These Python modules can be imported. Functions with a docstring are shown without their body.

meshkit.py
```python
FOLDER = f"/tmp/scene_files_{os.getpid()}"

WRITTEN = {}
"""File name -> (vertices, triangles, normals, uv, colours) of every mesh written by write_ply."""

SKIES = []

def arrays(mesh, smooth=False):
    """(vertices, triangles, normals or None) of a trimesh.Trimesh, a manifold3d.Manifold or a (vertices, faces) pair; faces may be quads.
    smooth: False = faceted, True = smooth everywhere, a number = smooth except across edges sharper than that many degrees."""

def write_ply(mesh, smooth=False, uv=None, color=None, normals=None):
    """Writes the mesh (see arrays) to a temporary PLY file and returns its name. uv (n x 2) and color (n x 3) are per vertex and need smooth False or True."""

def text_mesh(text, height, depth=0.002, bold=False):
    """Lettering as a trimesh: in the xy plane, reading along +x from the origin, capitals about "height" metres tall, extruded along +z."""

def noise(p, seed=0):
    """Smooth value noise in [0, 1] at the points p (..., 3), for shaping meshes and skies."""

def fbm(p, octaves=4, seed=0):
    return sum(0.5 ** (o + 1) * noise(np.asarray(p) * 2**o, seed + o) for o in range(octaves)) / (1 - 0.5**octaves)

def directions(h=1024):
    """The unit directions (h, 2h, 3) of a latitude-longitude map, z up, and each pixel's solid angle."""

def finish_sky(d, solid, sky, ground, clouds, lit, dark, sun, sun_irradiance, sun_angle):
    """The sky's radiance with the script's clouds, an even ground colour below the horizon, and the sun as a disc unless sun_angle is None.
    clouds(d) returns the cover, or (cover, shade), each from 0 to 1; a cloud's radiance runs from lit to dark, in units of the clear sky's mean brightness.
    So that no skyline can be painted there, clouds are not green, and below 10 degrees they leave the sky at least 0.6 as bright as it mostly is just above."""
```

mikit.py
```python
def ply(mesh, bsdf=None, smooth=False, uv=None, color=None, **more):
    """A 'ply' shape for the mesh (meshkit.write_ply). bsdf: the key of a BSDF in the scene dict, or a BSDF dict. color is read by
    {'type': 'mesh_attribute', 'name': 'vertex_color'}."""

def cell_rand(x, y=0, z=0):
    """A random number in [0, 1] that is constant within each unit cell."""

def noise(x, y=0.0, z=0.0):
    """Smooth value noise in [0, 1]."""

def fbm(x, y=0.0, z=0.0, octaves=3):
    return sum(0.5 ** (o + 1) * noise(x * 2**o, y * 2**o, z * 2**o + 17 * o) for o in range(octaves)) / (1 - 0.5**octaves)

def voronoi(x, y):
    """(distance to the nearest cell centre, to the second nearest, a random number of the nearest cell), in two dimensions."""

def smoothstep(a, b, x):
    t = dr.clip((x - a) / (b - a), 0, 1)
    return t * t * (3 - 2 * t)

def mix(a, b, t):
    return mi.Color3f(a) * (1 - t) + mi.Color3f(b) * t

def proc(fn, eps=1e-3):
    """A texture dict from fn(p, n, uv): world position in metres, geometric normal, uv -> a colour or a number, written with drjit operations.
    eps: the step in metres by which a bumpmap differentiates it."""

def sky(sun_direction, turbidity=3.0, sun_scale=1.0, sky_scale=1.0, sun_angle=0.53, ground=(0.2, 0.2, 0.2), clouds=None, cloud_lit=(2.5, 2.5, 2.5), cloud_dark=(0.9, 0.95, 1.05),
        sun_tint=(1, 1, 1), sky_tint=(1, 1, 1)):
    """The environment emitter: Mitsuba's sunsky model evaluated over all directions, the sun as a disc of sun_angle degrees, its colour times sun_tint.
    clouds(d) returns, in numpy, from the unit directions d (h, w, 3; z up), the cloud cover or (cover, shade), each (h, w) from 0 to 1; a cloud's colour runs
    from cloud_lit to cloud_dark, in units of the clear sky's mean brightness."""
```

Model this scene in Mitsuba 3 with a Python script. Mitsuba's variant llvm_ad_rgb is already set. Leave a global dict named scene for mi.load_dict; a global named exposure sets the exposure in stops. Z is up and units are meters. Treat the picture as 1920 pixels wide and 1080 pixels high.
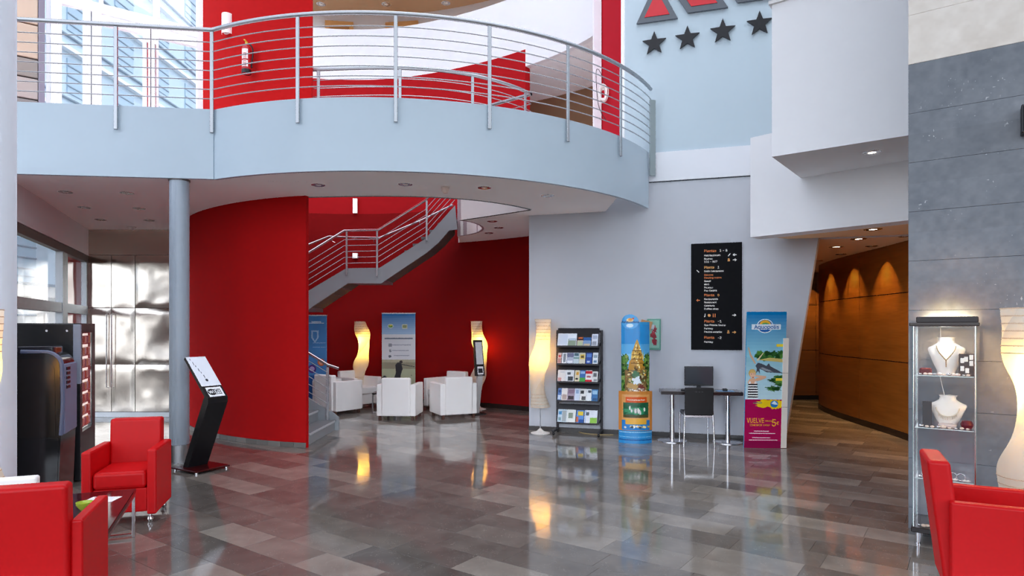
import math, random
import numpy as np, trimesh, mitsuba as mi, drjit as dr, mikit, meshkit
from scipy.interpolate import splprep, splev
from shapely.geometry import Polygon, Point, box as sbox, LineString
from shapely import affinity
from shapely.ops import unary_union

random.seed(7)
T4 = mi.ScalarTransform4f
F, EYE, HOR = 1200.0, 1.65, 615.0          # focal length in pixels, eye height, horizon row
scene, labels = {}, {}

# ------------------------------------------------------------------ camera, sky, exposure
scene['camera'] = {'type': 'perspective', 'fov': 2 * math.degrees(math.atan(960 / F)), 'fov_axis': 'x',
                   'to_world': T4().look_at([0, 0, EYE], [0, 10, EYE], [0, 0, 1]),
                   'principal_point_offset_y': -(HOR - 540) / 1080, 'near_clip': 0.05, 'far_clip': 500.0}


def overcast(d):
    n = meshkit.fbm(d * 2.2 + 3.0, 4, seed=5)
    return np.clip(0.62 + 0.9 * (n - 0.45), 0, 1), np.clip(0.30 + 1.2 * (n - 0.5), 0, 0.6)


scene['sky'] = mikit.sky([0.25, -0.62, 0.74], turbidity=3.5, sun_scale=0.0, sky_scale=15.0, sun_angle=None, ground=(0.32, 0.31, 0.30),
                         clouds=overcast, cloud_lit=(2.1, 2.15, 2.25), cloud_dark=(1.1, 1.15, 1.25))
exposure = 0.08

# ------------------------------------------------------------------ helpers
Z = np.array([0, 0, 1.0])


def lin(h):
    c = np.array([int(h[i:i + 2], 16) for i in (1, 3, 5)]) / 255.0 if isinstance(h, str) else np.array(h, float)
    return np.where(c <= 0.04045, c / 12.92, ((c + 0.055) / 1.055) ** 2.4) if isinstance(h, str) else c


def seen(px, py, d):                        # the point at distance d seen at a pixel of the photograph
    return np.array([(px - 960) / F * d, d, EYE + (HOR - py) / F * d])


def level(px, py, z):                       # the point at height z seen there
    return seen(px, py, F * (z - EYE) / (HOR - py))


def ground_at(px, py):
    return level(px, py, 0.0)[:2]


def unique(k):
    if k not in USED:
        USED.add(k)
        return k
    i = 1
    while f'{k}_{i:03d}' in USED:
        i += 1
    USED.add(f'{k}_{i:03d}')
    return f'{k}_{i:03d}'


USED = set()
PRESPLIT = {}
COLORED = set()


def mesh_of(m):
    if isinstance(m, (list, tuple)) and len(m) and isinstance(m[0], trimesh.Trimesh):
        return trimesh.util.concatenate(list(m))
    if isinstance(m, tuple):
        v, f = np.asarray(m[0], float), np.asarray(m[1], int)
        if f.shape[1] == 4:
            f = np.vstack([f[:, [0, 1, 2]], f[:, [0, 2, 3]]])
        return trimesh.Trimesh(v, f, process=False)
    return m


def shape(m, mat, color=None, smooth=30, M=None, uv=None, **more):
    m = mesh_of(m)
    if M is not None:
        m = m.copy()
        m.apply_transform(M)
    c = None
    if mat in COLORED:
        c = np.asarray(color if not isinstance(color, str) else lin(color), float)
        if c.ndim == 1:
            if smooth not in (False, True) and smooth is not None:
                m = trimesh.graph.smooth_shade(m, angle=math.radians(smooth), facet_minarea=None)
                smooth = True
            c = np.tile(c, (len(m.vertices), 1))
    return mikit.ply(m, mat, smooth, uv=uv, color=c, **more)


def thing(name, label, cat, group=None):
    k = unique(name)
    labels[k] = {'label': label, 'category': cat}
    if group:
        labels[k]['group'] = group
    return k


def part(parent, name, m, mat, color=None, smooth=30, M=None, label=None, kind=None, **more):
    k = unique(parent + '__' + name)
    scene[k] = shape(m, mat, color, smooth, M, **more)
    if label or kind:
        labels[k] = {**({'label': label} if label else {}), **({'kind': kind} if kind else {})}
    return k


def solo(name, label, cat, m, mat, color=None, smooth=30, M=None, group=None, **more):
    k = thing(name, label, cat, group)
    scene[k] = shape(m, mat, color, smooth, M, **more)
    return k


def struct(name, m, mat, color=None, smooth=30, M=None, label=None, **more):
    k = unique(name)
    scene[k] = shape(m, mat, color, smooth, M, **more)
    labels[k] = {'kind': 'structure', **({'label': label} if label else {})}
    return k


def holder(name, label=None):               # a piece of the setting that only has parts
    k = unique(name)
    labels[k] = {'kind': 'structure', **({'label': label} if label else {})}
    return k


def move(x=0, y=0, z=0, rz=0.0):
    a = math.radians(rz)
    M = np.eye(4)
    M[:2, :2] = [[math.cos(a), -math.sin(a)], [math.sin(a), math.cos(a)]]
    M[:3, 3] = [x, y, z]
    return M


def frame(O, ex, ey):
    ex, ey = np.asarray(ex, float), np.asarray(ey, float)
    M = np.eye(4)
    M[:3, 0], M[:3, 1], M[:3, 2], M[:3, 3] = ex, ey, np.cross(ex, ey), O
    return M


def tf(m, M):
    m = m.copy()
    m.apply_transform(M)
    return m


def cbox(x0, x1, y0, y1, z0, z1, c=0.004):  # box with chamfered edges
    h = np.array([x1 - x0, y1 - y0, z1 - z0]) / 2
    c = min(c, *(0.45 * h))
    mid = np.array([x0 + x1, y0 + y1, z0 + z1]) / 2
    pts = []
    for s in np.ndindex(2, 2, 2):
        s = np.array(s) * 2 - 1
        for k in range(3):
            e = h - c
            e[k] = h[k]
            pts.append(mid + s * e)
    return trimesh.convex.convex_hull(np.array(pts))


def plain(x0, x1, y0, y1, z0, z1):
    b = trimesh.creation.box([x1 - x0, y1 - y0, z1 - z0])
    b.apply_translation([(x0 + x1) / 2, (y0 + y1) / 2, (z0 + z1) / 2])
    return b


BALL = trimesh.creation.icosphere(subdivisions=2).vertices


def soft(x0, x1, y0, y1, z0, z1, r=0.02, shear=None):   # upholstered block: rounded edges
    h = np.array([x1 - x0, y1 - y0, z1 - z0]) / 2
    r = min(r, *(0.48 * h))
    mid = np.array([x0 + x1, y0 + y1, z0 + z1]) / 2
    pts = np.vstack([mid + (np.array(s) * 2 - 1) * (h - r) + BALL * r for s in np.ndindex(2, 2, 2)])
    if shear:                                # lean backwards: y grows with z
        pts[:, 1] += shear * (pts[:, 2] - z0)
    return trimesh.convex.convex_hull(pts)


def lathe(profile, n=32):
    return trimesh.creation.revolve(np.array(profile, float), sections=n)


def cyl(p0, p1, r, n=20, r1=None):
    return tube([p0, p1], [r, r if r1 is None else r1], n)


def tube(pts, r, n=8, closed=False):
    p = np.asarray(pts, float)
    r = np.broadcast_to(np.asarray(r, float), (len(p),))
    t = np.gradient(p, axis=0) if len(p) > 2 else np.tile(p[1] - p[0], (2, 1))
    if closed:
        t = np.roll(p, -1, 0) - np.roll(p, 1, 0)
    t = t / (np.linalg.norm(t, axis=1, keepdims=True) + 1e-12)
    a = np.cross(t[0], Z if abs(t[0][2]) < 0.9 else [1.0, 0, 0])
    rings = []
    ang = np.arange(n) * 2 * np.pi / n
    for i in range(len(p)):
        a = a - t[i] * np.dot(a, t[i])
        a = a / np.linalg.norm(a)
        b = np.cross(t[i], a)
        rings.append(p[i] + r[i] * (np.cos(ang)[:, None] * a + np.sin(ang)[:, None] * b))
    v = np.vstack(rings)
    f = []
    m = len(p)
    for i in range(m if closed else m - 1):
        for j in range(n):
            q = [i * n + j, i * n + (j + 1) % n, ((i + 1) % m) * n + (j + 1) % n, ((i + 1) % m) * n + j]
            f += [[q[0], q[1], q[2]], [q[0], q[2], q[3]]]
    if not closed:
        v = np.vstack([v, p[0], p[-1]])
        for j in range(n):
            f += [[m * n, (j + 1) % n, j], [m * n + 1, (m - 1) * n + j, (m - 1) * n + (j + 1) % n]]
    return trimesh.Trimesh(v, np.array(f), process=False)


def ext(poly, h):
    poly = Polygon(poly) if not hasattr(poly, 'geom_type') else poly
    gs = [g for g in getattr(poly, 'geoms', [poly]) if g.area > 1e-9]
    return trimesh.util.concatenate([trimesh.creation.extrude_polygon(g, h, engine='earcut') for g in gs])


def slab(poly, z0, z1):
    m = ext(poly, z1 - z0)
    m.apply_translation([0, 0, z0])
    return m


def spline(pts, n=40, s=0.0):
    p = np.array(pts, float)
    tck, _ = splprep(p.T, s=s, k=3)
    return np.array(splev(np.linspace(0, 1, n), tck)).T


def offset(path, d):                        # to the left of the direction of travel
    p = np.asarray(path, float)
    t = np.gradient(p, axis=0)
    t /= np.linalg.norm(t, axis=1, keepdims=True)
    return p + d * np.stack([-t[:, 1], t[:, 0]], 1)


def ribbon(path, z0, z1, thick):            # upright sheet along a plan path, thickened to its left
    a, b = np.asarray(path, float), offset(path, thick)
    n = len(a)
    z0, z1 = np.broadcast_to(z0, (n,)), np.broadcast_to(z1, (n,))
    v = np.vstack([np.c_[a, z0], np.c_[a, z1], np.c_[b, z1], np.c_[b, z0]])
    f = []
    for i in range(n - 1):
        for k in range(4):
            q = [k * n + i, k * n + i + 1, ((k + 1) % 4) * n + i + 1, ((k + 1) % 4) * n + i]
            f += [[q[0], q[1], q[2]], [q[0], q[2], q[3]]]
    for i, s in ((0, 1), (n - 1, -1)):
        q = [i, n + i, 2 * n + i, 3 * n + i]
        f += [[q[0], q[1], q[2]][::s], [q[0], q[2], q[3]][::s]]
    m = trimesh.Trimesh(v, np.array(f), process=False)
    if m.volume < 0:
        m.invert()
    return m


def sub_path(path, s0, s1):                 # the piece of a plan path between two lengths
    p = np.asarray(path, float)
    L = np.r_[0, np.cumsum(np.linalg.norm(np.diff(p, axis=0), axis=1))]
    s = np.r_[s0, L[(L > s0 + 1e-6) & (L < s1 - 1e-6)], s1]
    return np.stack([np.interp(s, L, p[:, 0]), np.interp(s, L, p[:, 1])], 1)


def path_len(path):
    return float(np.linalg.norm(np.diff(np.asarray(path, float), axis=0), axis=1).sum())


def at_px(path, px):                        # where a plan path crosses the vertical line of a photo column
    p = np.asarray(path, float)
    c = 960 + F * p[:, 0] / p[:, 1]
    i = np.nonzero((c[:-1] - px) * (c[1:] - px) <= 0)[0][0]
    k = (px - 960) / F
    a, b = p[i], p[i + 1]
    t = (k * a[1] - a[0]) / ((b[0] - a[0]) - k * (b[1] - a[1]))
    return a + t * (b - a)


# flat print on posters, signs and labels: S(u, v, off) is the printed surface, in metres
def plane_surface(O, ex, ez=Z):
    O, ex, ez = np.asarray(O, float), np.asarray(ex, float), np.asarray(ez, float)
    n = np.cross(ex, ez)
    n /= np.linalg.norm(n)
    return lambda u, v, o: O + np.asarray(u)[..., None] * ex + np.asarray(v)[..., None] * ez + np.asarray(o)[..., None] * n


def flat(S, poly, off, div=None):
    poly = Polygon(poly) if not hasattr(poly, 'geom_type') else poly
    out = []
    for g in getattr(poly, 'geoms', [poly]):
        if g.area < 1e-10:
            continue
        v, f = trimesh.creation.triangulate_polygon(g, engine='earcut')
        if div:
            v3, f = trimesh.remesh.subdivide_to_size(np.c_[v, np.zeros(len(v))], f, div)
            v = v3[:, :2]
        P = S(v[:, 0], v[:, 1], np.full(len(v), off))
        out.append(trimesh.Trimesh(P, f, process=False))
    return trimesh.util.concatenate(out)


def inlay(items):
    """what stays visible of each (polygon, colour) once the later ones lie on top: pieces side by side in one plane"""
    out, above = [], None
    for poly, col in items[::-1]:
        poly = (Polygon(poly) if not hasattr(poly, 'geom_type') else poly).buffer(0)
        vis = poly if above is None else poly.difference(above)
        above = poly if above is None else above.union(poly)
        for g in getattr(vis, 'geoms', [vis]):
            if g.geom_type == 'Polygon' and g.area > 2e-7:
                out.append((g, lin(col) if isinstance(col, str) else np.asarray(col)))
    return out


def prints(parent, name, S, items, off=0.001, mat='print', div=None, label=None):
    """items: (polygon, colour) pairs, later ones lie on top; one printed part"""
    ms, cs = [], []
    for poly, col in inlay(items):
        m = flat(S, poly, off, div)
        ms.append(m)
        cs.append(np.tile(col, (len(m.vertices), 1)))
    m = trimesh.util.concatenate(ms)
    return part(parent, name, m, mat, np.vstack(cs), False, label=label)


def words(text, h, S, u, v, off, bold=False, depth=0.0006, stretch=1.0):
    m = meshkit.text_mesh(text, h, depth, bold)
    P = m.vertices
    m.vertices = S(u + P[:, 0] * stretch, v + P[:, 1], off + P[:, 2])
    return m


def width_of(text, h, bold=False):
    return meshkit.text_mesh(text, h, 0.001, bold).bounds[1][0]


def ell(u, v, a, b, n=28):
    t = np.arange(n) * 2 * np.pi / n
    return Polygon(np.c_[u + a * np.cos(t), v + b * np.sin(t)])


def rect(u0, u1, v0, v1):
    return sbox(u0, v0, u1, v1)


def blob(u, v, a, b, rough, seed, n=36):
    rg = random.Random(seed)
    r = [1 + rough * (rg.random() - 0.5) * 2 for _ in range(n)]
    t = np.arange(n) * 2 * np.pi / n
    return Polygon(np.c_[u + a * np.cos(t) * r, v + b * np.sin(t) * r]).buffer(0)


# ------------------------------------------------------------------ materials
VC = {'type': 'mesh_attribute', 'name': 'vertex_color'}


def principled(color, rough, spec=0.4, **kw):
    if not isinstance(color, dict):
        color = {'type': 'rgb', 'value': list(map(float, lin(color)))}
    return {'type': 'twosided', 'bsdf': {'type': 'principled', 'base_color': color, 'roughness': rough, 'specular': spec, **kw}}


for name, rough, spec, kw in (('matte', 0.85, 0.2, {}), ('satin', 0.38, 0.45, {}), ('gloss', 0.10, 0.5, {}), ('leather', 0.42, 0.28, {}), ('print', 0.45, 0.35, {}),
                              ('laminate', 0.16, 0.45, {})):
    scene[name] = principled(VC, rough, spec, **kw)
    COLORED.add(name)
scene['chrome'] = {'type': 'twosided', 'bsdf': {'type': 'roughconductor', 'alpha': 0.07, 'specular_reflectance': {'type': 'rgb', 'value': [0.80, 0.80, 0.82]}}}
scene['steel'] = {'type': 'twosided', 'bsdf': {'type': 'roughconductor', 'alpha': 0.30, 'specular_reflectance': {'type': 'rgb', 'value': [0.46, 0.48, 0.50]}}}
scene['mirror_steel'] = {'type': 'twosided', 'bsdf': {'type': 'roughconductor', 'alpha': 0.06, 'specular_reflectance': {'type': 'rgb', 'value': [0.80, 0.73, 0.64]}}}
scene['pane'] = {'type': 'thindielectric', 'int_ior': 1.5}
scene['case_glass'] = {'type': 'thindielectric', 'int_ior': 1.22}
scene['shade'] = {'type': 'principledthin', 'base_color': {'type': 'rgb', 'value': [0.94, 0.86, 0.74]}, 'roughness': 0.6, 'diff_trans': 1.1, 'eta': 1.3, 'spec_trans': 0.0}

# floor tiles: polished stone strips 0.30 x 0.60 m laid parallel to the stone wall
GU = np.array([0.8115, -0.5843])            # along the strips
GV = np.array([0.5843, 0.8115])             # across
ROW, TILE, ROW0 = 0.30, 0.62, 0.02
uv_of = lambda p: (p.x * float(GU[0]) + p.y * float(GU[1]), p.x * float(GV[0]) + p.y * float(GV[1]))


def floor_color(p, n, uv):
    u, v = uv_of(p)
    row = dr.floor((v - ROW0) / ROW)
    col = dr.floor((u + 3.1 * mikit.cell_rand(row, 3)) / TILE)
    # neighbouring tiles of a row often come from the same batch
    pair = dr.floor(col * 0.4 + 5.0 * mikit.cell_rand(row, 9))
    t = 0.40 * mikit.cell_rand(row, col, 5) + 0.60 * mikit.cell_rand(row, pair, 2)
    light = mikit.smoothstep(0.54, 0.74, t)
    dark = mikit.smoothstep(0.45, 0.2, t)
    c = mikit.mix((0.128, 0.113, 0.098), (0.215, 0.190, 0.162), light)
    c = mikit.mix(c, (0.088, 0.078, 0.069), dark * 0.7)
    cloud = mikit.fbm(p.x * 5 + row * 7, p.y * 5 + col * 3, 0.0, 4)
    c = c * (0.72 + 0.56 * cloud)
    fleck = mikit.smoothstep(0.80, 0.92, mikit.noise(p.x * 150, p.y * 150, 3.0)) * mikit.smoothstep(0.45, 0.75, mikit.noise(p.x * 17, p.y * 17, 9.0))
    vein = mikit.smoothstep(0.035, 0.0, dr.abs(mikit.fbm(p.x * 2.4, p.y * 2.4 + 9, row, 4) - 0.5))
    return mikit.mix(c, (0.36, 0.33, 0.29), dr.clip(0.45 * fleck + 0.05 * vein, 0, 1))


def floor_rough(p, n, uv):
    return 0.05 + 0.06 * mikit.fbm(p.x * 1.7, p.y * 1.7, 4.0, 3)


scene['floor_stone'] = {'type': 'twosided', 'bsdf': {'type': 'principled', 'base_color': mikit.proc(floor_color), 'roughness': mikit.proc(floor_rough), 'specular': 1.0}}


def wall_stone_color(p, n, uv):
    u = p.x * float(GU[0]) + p.y * float(GU[1])
    a = mikit.fbm(u * 3.2, p.z * 3.2, 2.0, 5)
    b = mikit.fbm(u * 22, p.z * 22, 7.0, 3)
    k = mikit.cell_rand(dr.floor(p.z / 0.405), 4)
    c = mikit.mix((0.095, 0.110, 0.130), (0.215, 0.228, 0.245), dr.clip(0.75 * a + 0.45 * b - 0.12, 0, 1))
    c = c * (0.9 + 0.2 * k)
    f = mikit.smoothstep(0.90, 0.96, mikit.noise(u * 70, p.z * 70, 1.0)) * mikit.smoothstep(0.66, 0.9, mikit.noise(u * 9, p.z * 9, 5.0)) * 0.6
    return mikit.mix(c, (0.55, 0.56, 0.56), f)


scene['wall_stone'] = {'type': 'twosided', 'bsdf': {'type': 'principled', 'base_color': mikit.proc(wall_stone_color), 'roughness': 0.42, 'specular': 0.35}}


def cream_color(p, n, uv):
    u = p.x * float(GU[0]) + p.y * float(GU[1])
    return mikit.mix((0.60, 0.53, 0.45), (0.80, 0.74, 0.66), mikit.fbm(u * 9, p.z * 9, 3.0, 4))


scene['cream_stone'] = {'type': 'twosided', 'bsdf': {'type': 'principled', 'base_color': mikit.proc(cream_color), 'roughness': 0.5, 'specular': 0.3}}


def wood_color(p, n, uv):
    s = p.x * 0.35 + p.y
    g = mikit.fbm(s * 1.6, p.z * 14, p.x * 0.3, 4)
    g2 = mikit.noise(s * 5, p.z * 60, 2.0)
    return mikit.mix((0.20, 0.060, 0.008), (0.34, 0.115, 0.018), dr.clip(0.8 * g + 0.25 * g2, 0, 1))


scene['wood'] = {'type': 'twosided', 'bsdf': {'type': 'principled', 'base_color': mikit.proc(wood_color), 'roughness': 0.33, 'specular': 0.4}}


def light(rgb, k):
    return {'type': 'area', 'radiance': {'type': 'rgb', 'value': [float(k * c) for c in rgb]}}


WARM = (1.0, 0.72, 0.40)
WHITE, GREYWALL, PALE = '#e9e8e8', '#c3c6cc', '#bccbd3'
RED = (0.44, 0.002, 0.003)
SOF, TOP1 = 3.47, 4.22                      # underside of the balcony slab, level of the upper floor
STONE_A = np.array([3.27, 5.28])            # left end of the stone wall

# ------------------------------------------------------------------ plan curves
FASC = spline([(-3.64, 7.80), (-2.90, 7.557), (-1.66, 7.39), (-0.99, 7.43), (-0.38, 7.61), (0.264, 7.91), (0.98, 8.40), (1.523, 8.92), (2.075, 9.715)], 64, 0.002)
FASL = np.array([(-9.2, 7.15), (-5.82, 7.535), (-3.64, 7.80)])
INNER = spline([(-2.83, 8.93), (-1.81, 8.86), (-1.19, 8.91), (-0.82, 8.99), (-0.31, 9.29), (0.27, 9.84)], 40, 0.0005)
DRUM = spline([(-5.75, 11.4), (-5.32, 10.5), (-4.38, 9.58), (-3.75, 9.12), (-3.28, 8.93), (-2.83, 8.80)], 48, 0.001)
REAR = spline([(-8.5, 12.2), (-6.6, 13.5), (-4.40, 14.2), (-3.24, 14.35), (-1.256, 13.7), (0.267, 12.75), (1.45, 11.40)], 90, 0.002)
GA, GB = np.array([0.276, 10.366]), np.array([3.418, 9.406])
GD = (GB - GA) / np.linalg.norm(GB - GA)
GYAW = math.degrees(math.atan2(GD[1], GD[0]))
GN = np.array([GD[1], -GD[0]])              # towards the hall


def on_grey(px):
    k = (px - 960) / F
    return (k * GA[1] - GA[0]) / (GD[0] - k * GD[1])


def grey(s, out=0.0):
    return GA + GD * s + GN * out


# ------------------------------------------------------------------ floor
base = plain(-16, 12, -9, 19, -0.30, -0.012)
fl = struct('floor', base, 'matte', '#3a3631')
tiles = []
rr = 0.0009
for r in range(-6, 56):
    v0 = ROW0 + r * ROW
    off = 3.1 * float(np.array(mikit.cell_rand(float(r), 3))[0])
    for c in range(-30, 30):
        u0 = c * TILE - off
        cu, cv = u0 + TILE / 2, v0 + ROW / 2
        x, y = GU * cu + GV * cv
        if y < 2.3 or y > 15.2 or abs(x) > 0.86 * y + 0.8 or x < -8.3:
            continue
        tiles.append((x, y, u0, v0))
tiles.sort(key=lambda t: math.hypot(t[0], t[1]))


def tile_mesh(u0, v0):
    b = cbox(u0 + rr, u0 + TILE - rr, v0 + rr, v0 + ROW - rr, -0.012, 0.0, 0.0007)
    M = np.eye(4)
    M[:2, 0], M[:2, 1] = GU, GV
    return tf(b, M)


for x, y, u0, v0 in tiles[:298]:
    part(fl, 'tile', tile_mesh(u0, v0), 'floor_stone', None, False)
part(fl, 'far_tiles', [tile_mesh(u0, v0) for _, _, u0, v0 in tiles[298:]], 'floor_stone', None, False, kind='stuff', label='polished stone tiles farther back in the hall')

struct('ground', plain(-60, 40, -40, 60, -0.6, -0.31), 'matte', '#8d8a86')

# ------------------------------------------------------------------ grey centre wall with slanted opening edge
s1, s2 = on_grey(1471), on_grey(1535)
s_up = on_grey(1168)
ZP = 2.93
poly = Polygon([(0, 0), (s1, 0), (s2, ZP), (6.2, ZP), (6.2, 10.2), (s_up, 10.2), (s_up, TOP1), (0, TOP1)])
MG = frame([*grey(0, -0.16), 0], [*GD, 0], Z)
MG0 = frame([*grey(0, 0), 0], [*GD, 0], Z)
lower = poly.intersection(sbox(-1, -1, 9, 4.32))
upper = poly.intersection(sbox(-1, 4.32, 9, 11))
wc = holder('wall_centre', 'grey plaster wall with the black directory board')
part(wc, 'lower_face', ext(lower, 0.16), 'matte', GREYWALL, False, MG)
part(wc, 'upper_face', ext(upper, 0.16), 'matte', PALE, False, MG, label='pale blue upper wall behind the letters and stars')
part(wc, 'edge_trim', ext(Polygon([(s1 - .004, 0), (s1 + .016, 0), (s2 + .016, ZP), (s2 - .004, ZP)]), .17), 'satin', '#b08a6a', False, MG, label='slim timber edge along the slanted end')
sa, sb_ = on_grey(1217), on_grey(1430)
part(wc, 'white_band', ext(sbox(sa, 3.885, sb_, 4.325), 0.022), 'matte', '#e4e6ea', False, MG0, label='white band across the grey wall')
part(wc, 'shadow_joint', ext(sbox(sa, 3.872, sb_, 3.885), 0.010), 'matte', '#4b5257', False, MG0)
part(wc, 'corner_trim', cyl([*grey(s_up, -0.02), TOP1], [*grey(s_up, -0.02), 10.2], 0.035, 10), 'satin', '#f2f2f2')
struct('baseboard_centre', ext(sbox(0.0, 0.0, s1 - 0.02, 0.068), 0.014), 'satin', '#3f3c3a', False, MG0)

# ------------------------------------------------------------------ white hung panel and box above the passage
pa, pb = np.array([3.285, 8.82]), np.array([5.50, 6.48])
pd = (pb - pa) / np.linalg.norm(pb - pa)
M = frame([*pa, 0], [*pd, 0], Z)
M2 = M.copy()
M2[:3, 3] -= M[:3, 2] * 0.30
wp = struct('wall_panel', ext(sbox(0, 2.90, np.linalg.norm(pb - pa), 4.27), 0.30), 'matte', WHITE, False, M2, label='white hanging wall panel over the passage opening')
ba = np.array([2.96, 7.29])
bd = np.array([0.792, -0.611])
M = frame([*ba, 0], [*bd, 0], Z)
M3 = M.copy()
M3[:3, 3] -= M[:3, 2] * 1.55
bulk = struct('wall_bulkhead', ext(sbox(0, 3.60, 3.4, 5.33), 1.55), 'matte', WHITE, False, M3, label='white box volume jutting out above the passage')
M4 = M.copy()
M4[:3, 3] -= M[:3, 2] * 1.55
part(bulk, 'ledge', ext(sbox(-0.03, 5.33, 3.4, 5.37), 1.58), 'matte', '#d9d7d4', False, M4)

# ------------------------------------------------------------------ stone wall at the right
ws = holder('wall_right', 'grey stone slab wall beside the glass display case')
MS = frame([*(STONE_A), 0], [*GU, 0], Z)
MSb = MS.copy()
MSb[:3, 3] -= MS[:3, 2] * 0.36
part(ws, 'backing', ext(sbox(0, 0, 7.5, 10.2), 0.345), 'matte', '#54585c', False, MSb)
rg = random.Random(3)
for k in range(25):
    z0 = -0.23 + 0.405 * k
    z1 = z0 + 0.405
    x = 0.0
    first = True
    while x < 7.4:
        L = 1.62 if not first else (1.62 if k % 2 else 0.98)
        first = False
        x1 = min(x + L, 7.5)
        b = cbox(x + (0.0009 if x else 0), x1 - 0.0009, max(z0, 0) + 0.0009, z1 - 0.0009, 0.0, 0.016 + 0.0012 * rg.random(), 0.001)
        Mb = MS.copy()
        Mb[:3, 3] -= MS[:3, 2] * 0.016
        part(ws, 'slab', b, 'wall_stone' if z0 < 3.7 else 'cream_stone', None, False, Mb)
        x = x1

# ------------------------------------------------------------------ passage: wood wall, far wall, ceiling
WOODP = spline([(6.35, 13.2), (6.12, 12.5), (5.98, 11.2), (5.86, 9.7), (5.55, 8.2), (5.0, 6.9)], 36, 0.001)
ww = holder('wall_passage', 'curved orange wood panelled wall in the dim passage')
rows = [(0.10, 1.13), (1.142, 2.17), (2.182, 2.95)]
Lw = path_len(WOODP)
part(ww, 'backing', ribbon(WOODP, 0, 2.95, 0.08), 'matte', '#20100a')
for z0, z1 in rows:
    for s in np.arange(0, Lw, 2.3):
        part(ww, 'panel', ribbon(offset(sub_path(WOODP, s + 0.004, min(s + 2.296, Lw)), -0.012), z0, z1, 0.014), 'wood', None, 25)
struct('baseboard_passage', ribbon(offset(WOODP, -0.022), 0, 0.10, 0.02), 'satin', '#1d1310')
wf = holder('wall_passage_end', 'far wood wall at the end of the passage')
part(wf, 'backing', plain(5.0, 9.5, 14.75, 14.85, 0, 2.95), 'matte', '#20100a', False)
for z0, z1 in rows:
    for x0 in (5.0, 7.0):
        part(wf, 'panel', cbox(x0 + .004, x0 + 1.996, 14.735, 14.75, z0, z1, .003), 'wood', None, False)
struct('baseboard_passage_end', plain(5.0, 9.5, 14.72, 14.75, 0, 0.10), 'satin', '#1d1310', False)
struct('wall_passage_left', ribbon(np.array([(3.95, 9.50), (4.6, 11.6), (5.55, 14.75)]), 0, 2.95, 0.08), 'matte', '#8a5a34')
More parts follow.
